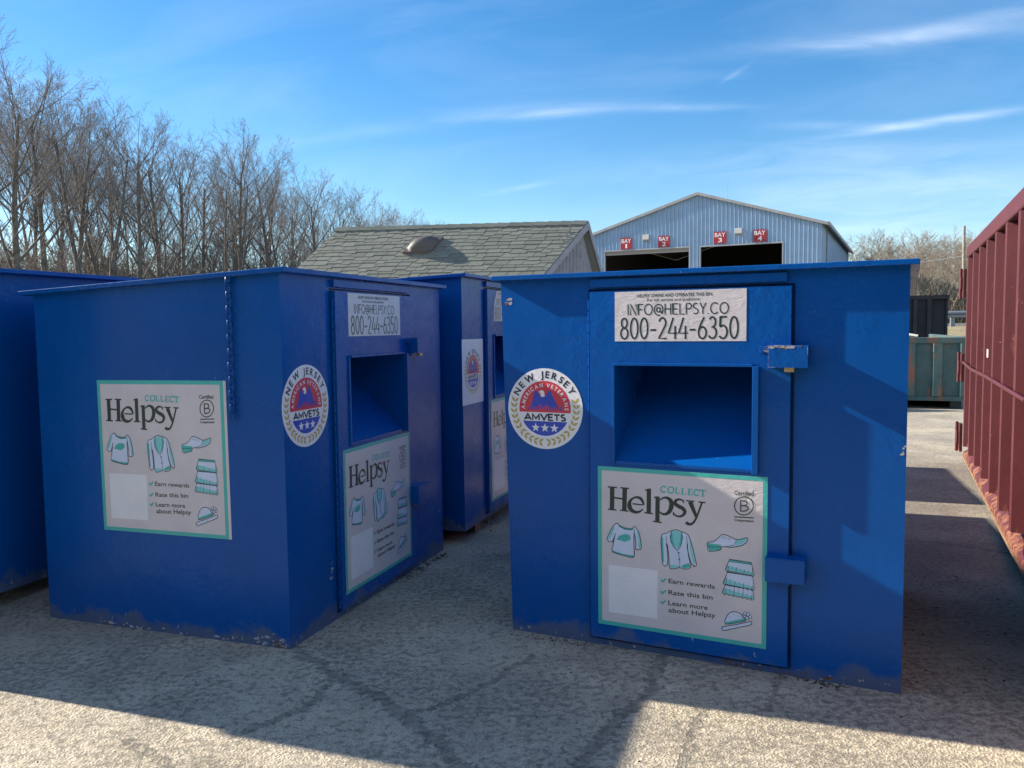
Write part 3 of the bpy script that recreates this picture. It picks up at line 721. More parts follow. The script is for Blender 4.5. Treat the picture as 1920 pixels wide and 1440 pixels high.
# ------------------------------------------------------------------ teal and black containers beyond
t = NT('faded_teal_paint'); v = t.coord(); n1 = t.noise(v, 1.6, 5, .65); n2 = t.noise(t.coord(scale=(1.3,1,.45)), 4.2, 6, .75)
c = t.ramp(n1, [(.3, (.010, .052, .056)), (.5, (.018, .085, .090)), (.7, (.065, .135, .125))])
c = t.mix(t.math('MULTIPLY', t.math('SUBTRACT', n2, .53), 12, clamp=True), c, (.20, .065, .03))
c = t.mix(t.math('MULTIPLY', t.noise(v, 9, 4, .6), .25), c, (.30, .30, .26))
t.col(c); t.rough(.65); TEALM = t.mat
ydir = Vector((math.cos(R(-20)), math.sin(R(-20)), 0))
T0 = on_z(1818, 768); tw = 2.45
tc = empty('roll_off_container', (T0.x, T0.y, 0), R(-20), 'low rusty teal container with a round white sticker, standing behind the red one', 'container')
b = MB(); b.box(-tw, 0, 0, 5, .17, .24); b.box(-tw, 0, 0, .03, .24, 1.22); b.box(-tw, -tw+.03, .03, 5, .24, 1.22); b.box(-.03, 0, .03, 5, .24, 1.22); b.box(-tw+.03, -.03, 4.97, 5, .24, 1.22); b.build('body', TEALM, tc)
b = MB(); b.box(-tw-.03, .03, -.05, .08, 1.22, 1.33); b.box(-tw-.03, -tw+.08, .08, 5, 1.22, 1.33); b.box(-.08, .03, .08, 5, 1.22, 1.33); b.build('top_rail', TEALM, tc, bevel=.01)
for x in (-2.1, -1.72, -1.0, -.55, -.10): b = MB(); b.prism([(x-.10,0,.24),(x-.07,-.07,.24),(x+.07,-.07,.24),(x+.10,0,.24)], (0,0,.98)); b.build('rib', TEALM, tc)
b = MB(); b.box(-tw, 0, -.05, -.001, .155, .235); b.build('bottom_rail', TEALM, tc)
b = MB(); b.box(-1.55, -1.17, .1, 4.8, 0, .165); b.box(-.30, -.12, .1, 4.8, 0, .165); b.build('skid', simple('dark_steel', (.03,.04,.045), .7), tc)
b = MB(); b.tube([(-1.34,-.012,.98),(-1.34,-.002,.98)], .13, 24, 0); b.tube([(-1.34,-.013,.98),(-1.34,-.0125,.98)], .085, 20, 1); b.tube([(-1.34,-.0145,.98),(-1.34,-.0135,.98)], .068, 20, 0)
b.prism([(-1.40,-.016,.945),(-1.28,-.016,.945),(-1.34,-.016,1.04)], (0,-.0015,0), 1)
b.build('round_sticker', [WHITE, EBLU], tc)
b = MB(); b.prism([(-3.2,.5,1.36),(-1.80,.3,1.36),(-.85,.35,1.34),(-1.80,.28,1.52),(-3.2,.48,1.60)], (.15,1.2,.02))
o = b.build('foam_slab', simple('cream_foam', (.72, .66, .5), .8, 0, 5)); o.matrix_world = Matrix.Translation((T0.x, T0.y, 0)) @ Matrix.Rotation(R(-20), 4, 'Z'); tag(o, 'cream slab of foam lying on top of the teal container', 'foam slab')
K0 = on_z(1774, 722); BK = simple('black_steel', (.012, .014, .02), .6, 0, 4, .4)
kc = empty('roll_off_container', (K0.x, K0.y, 0), R(-20), 'tall black ribbed container behind the low teal one', 'container')
hh = 1.6 + (604-551)/F*K0.y - .02
b = MB(); b.box(-2.5, -.35, 0, .05, .1, hh-.1); b.box(-2.5, 0, .05, 5, .1, hh-.1); b.box(-.05, 0, 0, .05, .1, hh-.1); b.build('body', BK, kc)
b = MB(); b.box(-2.5, .02, -.06, 5, hh-.1, hh); b.build('top_rail', BK, kc)
for i in range(7): x = -2.4+.32*i; b = MB(); b.box(x, x+.09, -.07, 0, .1, hh-.1); b.build('rib', BK, kc)

# ------------------------------------------------------------------ guardrail, pole
gs = simple('weathered_guardrail_steel', (.20, .23, .27), .55, .3, 5, .2)
G0 = at_depth(1787, 612, 38); gz0 = 1.40
gr = empty('guardrail', (G0.x, G0.y, gz0), R(-14), 'grey steel guardrail along the grass bank beyond the containers', 'guardrail')
b = MB()
prof = [(0,.42),(-.07,.47),(-.07,.53),(0,.575),(-.07,.62),(-.07,.68),(0,.74)]
P = [(x, y, z) for x in (-10, 12) for y, z in prof]; n = len(prof)
b.add([( -10, y, z) for y, z in prof] + [(12, y, z) for y, z in prof] + [(-10, y+.02, z) for y, z in prof] + [(12, y+.02, z) for y, z in prof],
      [(i, n+i, n+i+1, i+1) for i in range(n-1)] + [(2*n+i, 2*n+i+1, 3*n+i+1, 3*n+i) for i in range(n-1)]); b.build('rail', gs, gr)
for x in (-8, -4, 0, 4, 8): b = MB(); b.box(x-.09, x+.09, .03, .2, -.3, .74); b.build('post', gs, gr)
kb = simple('pale_concrete', (.55, .52, .46), .8, 0, 3)
b = MB(); b.box(-14, 30, 3, 3.4, gz0-.1, gz0+.16); o = b.build('kerb', kb, loc=(G0.x, G0.y, 0)); o.rotation_euler = (0,0,R(-14)); tag(o, kind='structure')
pw = simple('weathered_pole_wood', (.27, .24, .205), .85, 0, 6, .2)
U0 = at_depth(1803, 600, 62); Ut = at_depth(1808, 424, 62)
up_ = empty('utility_pole', (U0.x, U0.y, gz(U0.x, U0.y)), 0, 'bare wooden utility pole rising in front of the trees on the right', 'utility pole')
b = MB(); b.tube([(0,0,-.2),(.05,0,4),(Ut.x-U0.x,0,Ut.z-1.4)], [.13,.12,.10], 10); b.build('pole', pw, up_)
b = MB(); b.box(.14, .34, -.1, .1, 1.6, 2.6); b.build('meter_box', gs, up_)
b = MB(); b.tube([(.2,0,5.2),(-2.5,6,4.9),(-7,16,4.7),(-14,30,5.2)], .02, 4); b.build('wire', gs, up_)

# unseen dark building added behind the camera to darken reflections in the bin paint
DG = simple('dark_green_cladding', (.03, .045, .035), .6, 0, 2)
b = MB(); b.box(-26, 5, 0, 8, 0, 4.2); b.prism([(-26.3,-.3,4.2),(5.3,-.3,4.2),(5.3,4,7.6),(-26.3,4,7.6)], (0,0,.12)); b.prism([(-26.3,8.3,4.2),(5.3,8.3,4.2),(5.3,4,7.6),(-26.3,4,7.6)], (0,0,.12))
for k in range(22): b.box(-15.8+k*.95, -15.75+k*.95, 8, 8.05, 0, 4.2)
o = b.build('unseen_building', DG, loc=(2, -17, 0)); o.rotation_euler = (0, 0, R(-8)); tag(o, 'unseen dark green building added behind the camera for the bin paint to reflect', 'building')
# ------------------------------------------------------------------ shingled shed
ze = 2.62
eR = on_z(1020, 515, ze); eL = on_z(515, 522, ze)
elen = (eR-eL).length
lo, hi = 2.8, 5.2
for _ in range(40):
    zr = (lo+hi)/2
    l = (on_z(1103, 415, zr) - on_z(650, 433, zr)).length
    if l > elen: hi = zr
    else: lo = zr
rR = on_z(1103, 415, zr); rL = on_z(650, 433, zr)
slo = (rR - eR)                                     # up the near slope
hor = Vector((slo.x, slo.y, 0)); hw = hor.length
# far slope: same plan direction, steepness so that its rake passes the pixel seen in the photo
tgt = ray(1129, 509); ang = None
pl_n = hor.cross(Vector((0,0,1))); pl_n.normalize()
tt = (rR - CAM).dot(pl_n)/tgt.dot(pl_n); Q = CAM + tgt*tt
fs = (Q - rR); k = min(1.6, hw*1.0/max(.1, Vector((fs.x, fs.y, 0)).length)); print('shed', eR, rR, 'far rake', fs, k)
av = ((rL-rR) + (eL-eR))/2; rL = rR + av; eL = eR + av; dr = av.normalized()
bR = rR + fs.normalized()*min(2.2, (rR.z-2.2)/max(.1, -fs.normalized().z)); bL = bR + (rL-rR)
t = NT('green_grey_shingles'); ge = t.node('ShaderNodeNewGeometry')
v = t.coord(); oi = t.node('ShaderNodeAttribute'); oi.attribute_name = 'tab'
n1 = t.noise(v, 30, 4, .7); n2 = t.noise(v, 1.2, 3)
c = t.ramp(oi.outputs['Fac'], [(0, (.155, .165, .14)), (.5, (.19, .20, .17)), (1, (.23, .24, .205))])
c = t.mix(t.math('MULTIPLY', n1, .35), c, (.13, .14, .12)); c = t.mix(t.math('MULTIPLY', n2, .3), c, (.22, .22, .17))
t.col(c); t.rough(.92); t.bump(t.noise(v, 90, 3, .7), .5, .006); SHG = t.mat
TRIM = simple('grey_trim', (.30, .30, .33), .7, 0, 5); SIDE = simple('weathered_grey_siding', (.27, .265, .29), .85, 0, 6, .2, .2)
s0 = (eR + eL + bR + bL)/4
shed = empty('shed', (s0.x, s0.y, 0), 0, 'small shed with green grey shingles and a domed skylight, behind the bins', 'shed')
O_ = Vector((s0.x, s0.y, 0))
# body: walls set in from the eaves
def inn(p, k): q = p + ((s0 - p)*k); return q
mb = MB(); zo = -.10
a1, a2, a3, a4 = [p - O_ for p in (eL, eR, bR, bL)]
r1, r2 = rL - O_, rR - O_
sh = .30
def mv(p, along, acr): return p + dr*along + hor.normalized()*acr
wl = [mv(a1, -sh, .22), mv(a2, .16, .22), mv(a3, .16, -.12), mv(a4, -sh, -.12)]
top = [Vector((p.x, p.y, z)) for p, z in zip(wl, (ze-.02, ze-.02, min(bR.z, 9)+.05, min(bR.z, 9)+.05))]
rt1 = mv(r1, -sh, 0); rt2 = mv(r2, .16, 0); rt1.z -= .06; rt2.z -= .06
bot = [Vector((p.x, p.y, 0)) for p in wl]
mb.add(bot + top + [rt1, rt2], [(0,1,5,4), (2,3,7,6), (1,2,6,9,5), (3,0,4,8,7)])
mb.build('wall', SIDE, shed)
gb = MB()                                            # vertical board grooves on the gable, as battens
dd = (wl[2]-wl[1]); nb = 16
for i in range(nb):
    q = (i+.5)/nb; p = wl[1] + dd*q; base = Vector((p.x, p.y, 0)); pk_ = (rt2 - wl[1]).dot(dd)/dd.dot(dd)
    ztop = top[1].z + (rt2.z-top[1].z)*min(1, q/pk_) if q < pk_ else rt2.z + (top[2].z-rt2.z)*(q-pk_)/(1-pk_)
    w = dd.normalized()*.012; o_ = -dr*.012
    gb.prism([base-w, base+w, Vector((base.x+w.x, base.y+w.y, ztop-.03)), Vector((base.x-w.x, base.y-w.y, ztop-.03))], o_)
gb.build('gable_boards', SIDE, shed)
# shingles: rows of overlapping tabs of uneven width
sv = slo.normalized(); nrm = dr.cross(sv); nrm = nrm if nrm.z > 0 else -nrm
rows = 14; rl = slo.length/rows; V = []; Fc = []; tabv = []; rnd = random.Random(8)
Ln = (rL-rR).length
def tabbox(o, e1, e2, n_, w, h, th):
    b = len(V); P = [o, o+e1*w, o+e1*w+e2*h, o+e2*h]
    V.extend([P[0]+n_*th, P[1]+n_*th, P[2]+n_*.003, P[3]+n_*.003, P[0]-n_*.002, P[1]-n_*.002])
    Fc.extend([(b,b+1,b+2,b+3), (b+4,b+5,b+1,b), (b+5,b+2,b+1), (b+4,b,b+3)]); q = rnd.random(); tabv.extend([q]*6)
for side, (o0, e2, n_) in enumerate((((eR-O_), sv, nrm), ((bR-O_), (rR-bR).normalized(), (dr.cross((rR-bR).normalized()))))):
    if n_.z < 0: n_ = -n_
    Ls = slo.length if side == 0 else (rR-bR).length
    nr_ = int(Ls/rl)+1
    for r in range(nr_):
        x = -.02 - (r % 3)*.13
        while x < Ln + .02:
            w = rnd.choice((.20,.26,.30,.34)); xa = max(x, 0); xb = min(x+w, Ln)
            if xb - xa > .02:
                y = r*rl + (0 if rnd.random() < .62 else -.045)
                hh_ = min(rl+.06, Ls - y)
                if hh_ > .02: tabbox(o0 + dr*(xa+.003) + e2*y, dr, e2, n_, xb-xa-.012, hh_, .017)
            x += w
me = bpy.data.meshes.new('roof'); 
b = len(V); und = [eR-O_, eL-O_, rL-O_, rR-O_, bR-O_, bL-O_]
V.extend([p - Vector((0,0,.012)) for p in und] + [p - Vector((0,0,.06)) for p in und]); tabv.extend([0]*12)
Fc.extend([(b,b+1,b+2,b+3), (b+3,b+2,b+5,b+4), (b+6,b+9,b+8,b+7), (b+9,b+10,b+11,b+8), (b,b+3,b+9,b+6), (b+3,b+4,b+10,b+9), (b+1,b+7,b+8,b+2), (b+2,b+8,b+11,b+5), (b,b+6,b+7,b+1), (b+4,b+5,b+11,b+10)])
me.from_pydata([tuple(p) for p in V], [], Fc); at = me.attributes.new('tab', 'FLOAT', 'POINT'); at.data.foreach_set('value', tabv); me.materials.append(SHG)
roof = bpy.data.objects.new('roof', me); COL.objects.link(roof); roof.parent = shed
V2, F2 = V, Fc; V = []; Fc = []; tabv = []          # ridge caps
nc = 20
for i in range(nc):
    o = (rR-O_) + dr*(Ln/nc*i); w = Ln/nc + .02
    s2 = (bR-rR).normalized()
    for e2 in (-sv, s2):
        n_ = dr.cross(e2); n_ = n_ if n_.z > 0 else -n_
        b = len(V); P = [o, o+dr*w, o+dr*w+e2*.13, o+e2*.13]; th = (.042, .024)
        V.extend([P[0]+n_*th[1]+Vector((0,0,.0)), P[1]+n_*th[0], P[2]+n_*th[0], P[3]+n_*th[1]] + [p - n_*.002 for p in P])
        Fc.extend([(b,b+1,b+2,b+3), (b+4,b,b+3,b+7), (b+5,b+6,b+2,b+1), (b+3,b+2,b+6,b+7)]); q = rnd.random(); tabv.extend([q]*8)
me = bpy.data.meshes.new('ridge_cap'); me.from_pydata([tuple(p) for p in V], [], Fc); at = me.attributes.new('tab', 'FLOAT', 'POINT'); at.data.foreach_set('value', tabv); me.materials.append(SHG)
o = bpy.data.objects.new('ridge_cap', me); COL.objects.link(o); o.parent = roof
fb = MB()                                            # rake boards and eave fascia
for p, q in ((eR, rR), (rR, bR)):
    d_ = Vector((0,0,-.15)); fb.prism([p-O_-dr*.018+Vector((0,0,-.005)), q-O_-dr*.018+Vector((0,0,-.005)), q-O_-dr*.018+d_, p-O_-dr*.018+d_], dr*.017)
fb.build('rake_board', TRIM, shed)
fb = MB(); h_ = -hor.normalized()*.016; fb.prism([eR-O_-Vector((0,0,.008)), eL-O_-Vector((0,0,.008)), eL-O_-Vector((0,0,.13)), eR-O_-Vector((0,0,.13))], h_); fb.build('fascia', TRIM, shed)
# skylight dome
dm_ = NT('smoked_acrylic'); dm_.col((.10, .092, .085)); dm_.rough(.55)
def on_roof(px, py):
    d = ray(px, py); return CAM + d*(((eR - CAM).dot(nrm))/d.dot(nrm)) - O_
kc_ = [on_roof(754, 473), on_roof(812, 470), on_roof(833, 453), on_roof(776, 453)]
c0 = (kc_[0]+kc_[1]+kc_[2]+kc_[3])/4; ha = .28; hb = .25
sk = MB(); sk.obox(c0 + nrm*.035, dr*ha, sv*hb, nrm*.035, 0)
base_ = sk.build('skylight', simple('brown_curb', (.16,.12,.10), .6), shed)
sk = MB(); N1 = 14
P = []
for i in range(N1+1):
    for j in range(N1+1):
        a, b_ = -1+2*i/N1, -1+2*j/N1; hgt = .17*max(0, 1-(a*a+b_*b_)**1.1)**.7
        P.append(c0 + nrm*(.071+hgt) + dr*a*ha*.96 + sv*b_*hb*.96)
sk.add(P, [(i*(N1+1)+j, (i+1)*(N1+1)+j, (i+1)*(N1+1)+j+1, i*(N1+1)+j+1) for i in range(N1) for j in range(N1)], 0, True)
sk.build('dome', dm_.mat, base_)

# ------------------------------------------------------------------ corrugated warehouse
EZ = 9.5
cR = on_z(1541, 417, EZ); fdir = Vector((math.cos(R(-26)), math.sin(R(-26)), 0)); fn = Vector((fdir.y, -fdir.x, 0))  # fn points to camera
if fn.y > 0: fn = -fn
def onfac(px, py):
    d = ray(px, py); q = CAM + d*((cR-CAM).dot(fn)/d.dot(fn)); return (q - cR).dot(fdir), q.z
ap = onfac(1309, 364); op = [(onfac(1135, 472)[0], onfac(1293, 465)[0], onfac(1215, 468.5)[1]), (onfac(1314, 463)[0], onfac(1467, 456)[0], onfac(1390, 459.5)[1])]
Wd = 2*abs(ap[0]); print('warehouse', cR, ap, op, Wd)
WB = simple('pale_blue_corrugated_steel', (.27, .40, .56), .45, 0, .8, .1); WTR = simple('galvanised_trim', (.33, .32, .32), .5, .3, 2)
wh = empty('warehouse', (cR.x, cR.y, 0), R(-26), 'pale blue corrugated metal warehouse with two open bay doors behind the shed', 'warehouse')
def roofz(x): return ap[1] - (ap[1]-EZ)*abs(x-ap[0])/abs(ap[0])
mb = MB(); pitch = .335; x = -Wd
while x < -.01:
    for (xa, xb, ya, yb_) in ((x, x+.20, 0, 0), (x+.20, x+.235, 0, -.12), (x+.235, x+.30, -.12, -.12), (x+.30, x+pitch, -.12, 0)):
        xb = min(xb, 0); xa = min(xa, 0)
        if xb <= xa: continue
        z0 = 0; m_ = (xa+xb)/2
        for a_, b_, h_ in op:
            if a_ < m_ < b_: z0 = h_
        mb.quad((xa,ya,z0), (xb,yb_,z0), (xb,yb_,roofz(xb)), (xa,ya,roofz(xa)))
    x += pitch
mb.build('front_wall', WB, wh)
mb = MB(); dp = 30; y = .1
while y < dp:
    for (ya, yb_, xa, xb) in ((y, y+.2, 0, 0), (y+.2, y+.235, 0, .065), (y+.235, y+.3, .065, .065), (y+.3, y+pitch, .065, 0)):
        mb.quad((xa,ya,0), (xb,yb_,0), (xb,yb_,EZ), (xa,ya,EZ))
    y += pitch
mb.box(0, .06, 0, .1, 0, EZ)
mb.build('side_wall', WB, wh)
mb = MB(); mb.quad((-Wd,dp,0), (-Wd,.02,0), (-Wd,.02,EZ), (-Wd,dp,EZ)); mb.add([(-Wd,dp,0),(0,dp,0),(0,dp,EZ),(ap[0],dp,ap[1]),(-Wd,dp,EZ)], [(0,1,2,3,4)]); mb.build('back_wall', simple('dark_inner_wall', (.03,.028,.026), .9), wh)
mb = MB()
for s_ in (-1, 1):
    xe = 0 if s_ > 0 else -Wd; xo = xe + s_*.45; zo_ = EZ - .45*(ap[1]-EZ)/abs(ap[0])
    mb.prism([(ap[0], -.28, ap[1]+.02), (xo, -.28, zo_+.02), (xo, dp+.2, zo_+.02), (ap[0], dp+.2, ap[1]+.02)], (0, 0, .10))
mb.build('roof', WTR, wh)
mb = MB()
for s_ in (-1, 1):
    xe = 0 if s_ > 0 else -Wd; xo = xe + s_*.45; zo_ = EZ - .45*(ap[1]-EZ)/abs(ap[0])
    mb.prism([(ap[0], -.33, ap[1]+.13), (xo, -.33, zo_+.13), (xo, -.33, zo_-.10), (ap[0], -.33, ap[1]-.10)], (0, .045, 0))
mb.build('rake_trim', WTR, wh)
mb = MB(); mb.box(.455, .60, -.3, dp, EZ-.25, EZ+.02); mb.box(.07, .17, 3.2, 3.34, 0, EZ-.3); mb.build('gutter', WTR, wh)
jm = simple('door_jamb', (.30, .33, .38), .6)
for i, (a_, b_, h_) in enumerate(op):
    mb = MB(); e = .09
    mb.box(a_-e, a_, -.125, .15, 0, h_); mb.box(b_, b_+e, -.125, .15, 0, h_); mb.box(a_-e, b_+e, -.13, .15, h_, h_+.12)
    mb.build('door_frame', jm, wh)
mb = MB(); a_, b_, h_ = op[0]
for k in range(2): mb.box(a_+.02, b_-.02, .10, .16+.03*(k % 2), h_-.16*(k+1)+.006, h_-.16*k)
mb.build('roller_shutter', simple('shutter_grey', (.30,.28,.26), .6), wh)
SIGN = simple('sign_red', (.33, .012, .022), .45, 0, 3, .1); SWH = simple('sign_white', (.75, .72, .74), .5)
for px0, py0, px1, py1, word in ((1165,446,1186,468,'1'), (1235,442,1257,464,'2'), (1339,434,1363,457,'3'), (1413,430,1438,454,'4')):
    (xa, za), (xb, zb_) = onfac(px0, py1), onfac(px1, py0); cx_ = (xa+xb)/2; w = (xb-xa)/2
    A = Art(); H_ = zb_-za; W2 = xb-xa
    text_box(A, 'BAY', W2*.08, W2*.92, H_*.55, H_*.91, 1, 1, .015); text_box(A, word, W2*(.34 if word != '1' else .42), W2*(.66 if word != '1' else .58), H_*.08, H_*.46, 1, 1, .015)
    m_ = MB(); m_.box(xa, xb, -.17, -.12, za, zb_)
    for vs, f_, mi, ly in A.it:
        for f in f_: m_.add([(xa+vs[i][0], -.178, za+vs[i][1]) for i in f], [tuple(range(len(f)))], 1)
    m_.build('bay_sign', [SIGN, SWH], wh)
for px, py in ((1213, 446), (1386, 434)):
    x_, z_ = onfac(px, py); m_ = MB(); m_.prism([(x_-.28,-.08,z_-.25),(x_-.28,-.50,z_-.18),(x_-.28,-.42,z_+.2),(x_-.28,-.08,z_+.28)], (.56,0,0)); m_.build('wall_light', simple('lamp_housing', (.4,.4,.38), .5), wh)
an = at_depth(1364, 368, 115); m_ = MB(); m_.tube([(an.x,an.y,0),(an.x,an.y,an.z+3.0)], .035, 5); o = m_.build('antenna_mast', WTR); tag(o, 'thin antenna mast rising above the right half of the warehouse roof', 'antenna')

# ------------------------------------------------------------------ bare trees
def bark(name, c1, c2):
    t = NT(name); v = t.coord(); t.col(t.ramp(t.noise(v, 2.2, 3), [(.35, c1), (.65, c2)])); t.rough(.9); return t.mat
BARK = bark('grey_brown_bark', (.075, .066, .056), (.17, .15, .13)); TWIG = bark('twig_bark', (.145, .13, .122), (.255, .232, .215))
BARKP = bark('pale_bark', (.26, .22, .17), (.42, .36, .29)); TWIGP = bark('pale_twig_bark', (.24, .195, .155), (.36, .31, .25))
class Tube:
    def __init__(s): s.v = []; s.f = []; s.n = 0
    def seg(s, pts, rs, k):
        P = np.array(pts); n = len(P); T = np.gradient(P, axis=0); T /= np.linalg.norm(T, axis=1)[:, None]+1e-9
        a = np.array([0, 0, 1.]) if abs(T[0][2]) < .8 else np.array([1., 0, 0])
        X = np.cross(T, a); X /= np.linalg.norm(X, axis=1)[:, None]+1e-9; Y = np.cross(T, X)
        an_ = np.arange(k)*2*np.pi/k
        ring = P[:, None, :] + (X[:, None, :]*np.cos(an_)[None, :, None] + Y[:, None, :]*np.sin(an_)[None, :, None])*np.array(rs)[:, None, None]
        s.v.append(ring.reshape(-1, 3)); i = np.arange(n-1)[:, None]*k + np.arange(k)[None, :]; j = np.arange(n-1)[:, None]*k + (np.arange(k)+1)[None, :] % k
        s.f.append((np.stack([i, j, j+k, i+k], -1) + s.n).reshape(-1, 4)); s.n += n*k
    def mesh(s, name, mat):
        v = np.concatenate(s.v); f = np.concatenate(s.f); me = bpy.data.meshes.new(name)
        me.vertices.add(len(v)); me.vertices.foreach_set('co', v.ravel()); me.loops.add(f.size); me.loops.foreach_set('vertex_index', f.ravel().astype(np.int32))
        me.polygons.add(len(f)); me.polygons.foreach_set('loop_start', np.arange(0, f.size, 4, dtype=np.int32)); me.update(calc_edges=True)
        me.polygons.foreach_set('use_smooth', [True]*len(f)); me.materials.append(mat); return me
def grow_tree(seed, H=20., first=.35, spread=38, up=.26, nlimb=14, fork=False, mats=None, twr=.0095):
    rg = np.random.RandomState(seed); T = Tube(); Cn = Tube()
    def branch(p, d, L, r, lev):
        n = (9, 7, 5, 3, 2)[lev]; pts = [p]; dirs = []; q = p.copy(); d = d.copy()
        wob = (.02, .035, .05, .07, .10)[lev]
        for i in range(n):
            d = d + rg.normal(0, wob, 3) + np.array([0, 0, (0, up*.22, up*.22, up*.16, up*.1)[lev]]); d /= np.linalg.norm(d)
            q = q + d*L/n; pts.append(q); dirs.append(d)
        re = r*(.22 if lev < 2 else .35); rs = [r + (re-r)*(i/n)**.8 for i in range(n+1)]
        if lev == 0: rs[0] *= 1.25
        (T if lev < 2 else Cn).seg(pts, rs, (8, 5, 4, 3, 3)[lev])
        if lev == 4: return
        cnt = (nlimb, rg.randint(7, 10), rg.randint(5, 8), rg.randint(3, 6))[lev]; t0 = (first, .22, .18, .15)[lev]
        for c_ in range(cnt):
            tt = t0 + (1-t0)*((c_+rg.rand()*.8)/cnt)**(.9); k = min(int(tt*n), n-1); fr = tt*n-k
            pp = pts[k] + (pts[k+1]-pts[k])*fr; dd = dirs[k]
            az = rg.rand()*6.283 if lev else c_*2.4+rg.rand(); a = np.array([math.cos(az), math.sin(az), rg.normal(0, .3)]); a -= dd*(a@dd); a /= np.linalg.norm(a)+1e-9
            ang = R(rg.normal((spread*.82, 31, 34, 36)[lev], 8)); nd = dd*math.cos(ang) + a*math.sin(ang)
            Lc = L*((.54, .46, .44, .5)[lev])*(1.15 - .55*tt)*rg.uniform(.75, 1.15)
            rc = (rs[k]*rg.uniform(.38, .55), rs[k]*rg.uniform(.4, .6), rs[k]*.55, rs[k]*.6)[lev]
            branch(pp, nd, Lc, max(rc, twr), lev+1)
    if fork:
        for a in (0, 1, 2)[:fork]:
            d = np.array([math.cos(a*2.1+seed)*.16, math.sin(a*2.1+seed)*.16, 1.]); d /= np.linalg.norm(d)
            branch(np.array([math.cos(a*2.1+seed)*.12, math.sin(a*2.1+seed)*.12, 0]), d, H*rg.uniform(.85, .97), H*.013, 0)
    else: branch(np.zeros(3), np.array([0, 0, 1.]), H*.93, H*.0165, 0)
    zmax = max(v[:, 2].max() for v in Cn.v)
    for L_ in (T, Cn): L_.v = [v*(20./zmax) for v in L_.v]
    return T.mesh('trunk', mats[0]), Cn.mesh('crown', mats[1])
KIND = []
for sd, kw in ((1, dict()), (2, dict(first=.45, spread=34)), (3, dict(fork=2, nlimb=11, spread=32)), (5, dict(first=.28, spread=44, nlimb=15)), (7, dict(first=.5, nlimb=11, spread=30)), (11, dict(fork=2, first=.42, nlimb=10, spread=30))):
    KIND.append(grow_tree(sd, mats=(BARK, TWIG), **kw))
KP = [grow_tree(sd, mats=(BARKP, TWIGP), twr=.02, **kw) for sd, kw in ((21, dict(fork=3, first=.22, nlimb=9, spread=34)), (23, dict(fork=2, first=.2, nlimb=11, spread=40)), (29, dict(first=.25, spread=42)))]
KS = [grow_tree(sd, mats=(BARK, TWIG), twr=.02, **kw) for sd, kw in ((41, dict(first=.2, nlimb=9, spread=30)), (43, dict(fork=2, first=.3, nlimb=7, spread=26)))]
rt_ = random.Random(12)
def put_tree(kind, px, py, Y, label, group, sx=1.0):
    top_ = at_depth(px, py, Y); base_z = gz(top_.x, Y); s_ = (top_.z - base_z)/20.0
    r = empty('bare_tree', (top_.x, top_.y, base_z-.1), rt_.random()*6.28, label, 'tree', group)
    w = s_*sx*rt_.uniform(.9, 1.1); r.scale = (w, w, s_)
    for nm, me in zip(('trunk', 'crown'), kind):
        o = bpy.data.objects.new(nm, me); COL.objects.link(o); o.parent = r
ORD = ['leftmost', 'second from the left', 'third from the left', 'fourth from the left', 'fifth from the left', 'sixth from the left', 'seventh from the left', 'eighth from the left', 'ninth from the left', 'tenth from the left', 'eleventh from the left', 'twelfth from the left', 'thirteenth from the left', 'fourteenth from the left', 'fifteenth from the left', 'sixteenth from the left', 'seventeenth from the left', 'eighteenth from the left', 'nineteenth from the left']
front_row = [(-60,40,52,0,1.1),(8,62,55,3,1.1),(62,92,60,1,1),(118,150,62,4,1),(160,148,60,2,1),(205,178,66,5,1),(243,200,64,0,1),(285,215,70,3,.95),(330,226,70,1,.9),(362,262,80,4,.9),(412,262,78,2,.9),(440,236,78,0,1.15),(497,268,84,3,1.15),(545,290,88,5,1),(585,306,92,1,1),(622,340,98,4,1),(648,352,104,2,.8)]
for i, (px, py, Y, k, sx) in enumerate(front_row):
    put_tree(KIND[k], px, py-(16 if px < 60 else 10), Y, f'tall bare grey tree, {ORD[i]} in the left wood\'s front row', 'bare trees of the wood on the left', sx*1.2)
SKY = [(-80,40),(0,62),(60,95),(120,150),(200,170),(250,205),(300,232),(355,270),(385,320),(400,290),(440,240),(500,270),(560,298),(620,330),(660,372),(700,400)]
def skyl(x):
    for (a, b), (c_, d) in zip(SKY[:-1], SKY[1:]):
        if a <= x <= c_: return b + (d-b)*(x-a)/(c_-a)
    return SKY[-1][1]
for i in range(26):
    px = -80 + 745*(i+rt_.random()*.9)/26; py = skyl(px) + 25 + rt_.random()*70
    put_tree(KIND[rt_.randrange(6)], px, py, 80 + px*.06 + rt_.random()*30, 'thin bare tree deeper in the wood on the left, behind the front row', 'trees deeper in the left wood', .85)
for i in range(30):
    px = -80 + 760*(i+rt_.random()*.9)/30; py = 395 + rt_.random()*70
    put_tree(KS[i % 2], px, py, 58 + max(0, px)*.06 + rt_.random()*18, 'low bare sapling at the foot of the wood on the left', 'saplings under the left wood', 1.5)
for i, (px, py) in enumerate(((672,400),(700,366),(726,382),(752,392),(778,386),(802,400),(826,412),(848,420),(690,392),(740,398),(790,400))):
    put_tree(KIND[i % 6], px, py, 165 + (i % 3)*12, 'small far off bare tree above the ridge of the shed', 'far off trees above the shed', 1.1)
rr = [(1588,456,96),(1612,440,92),(1636,432,90),(1668,422,86),(1694,438,84),(1718,428,82),(1742,424,80),(1766,432,78),(1785,440,76),(1822,430,72),(1842,440,74),(1600,470,100),(1652,450,96),(1706,455,92),(1756,450,88),(1795,446,90),(1730,470,74),(1772,480,70),(1815,470,80),(1862,408,62)]
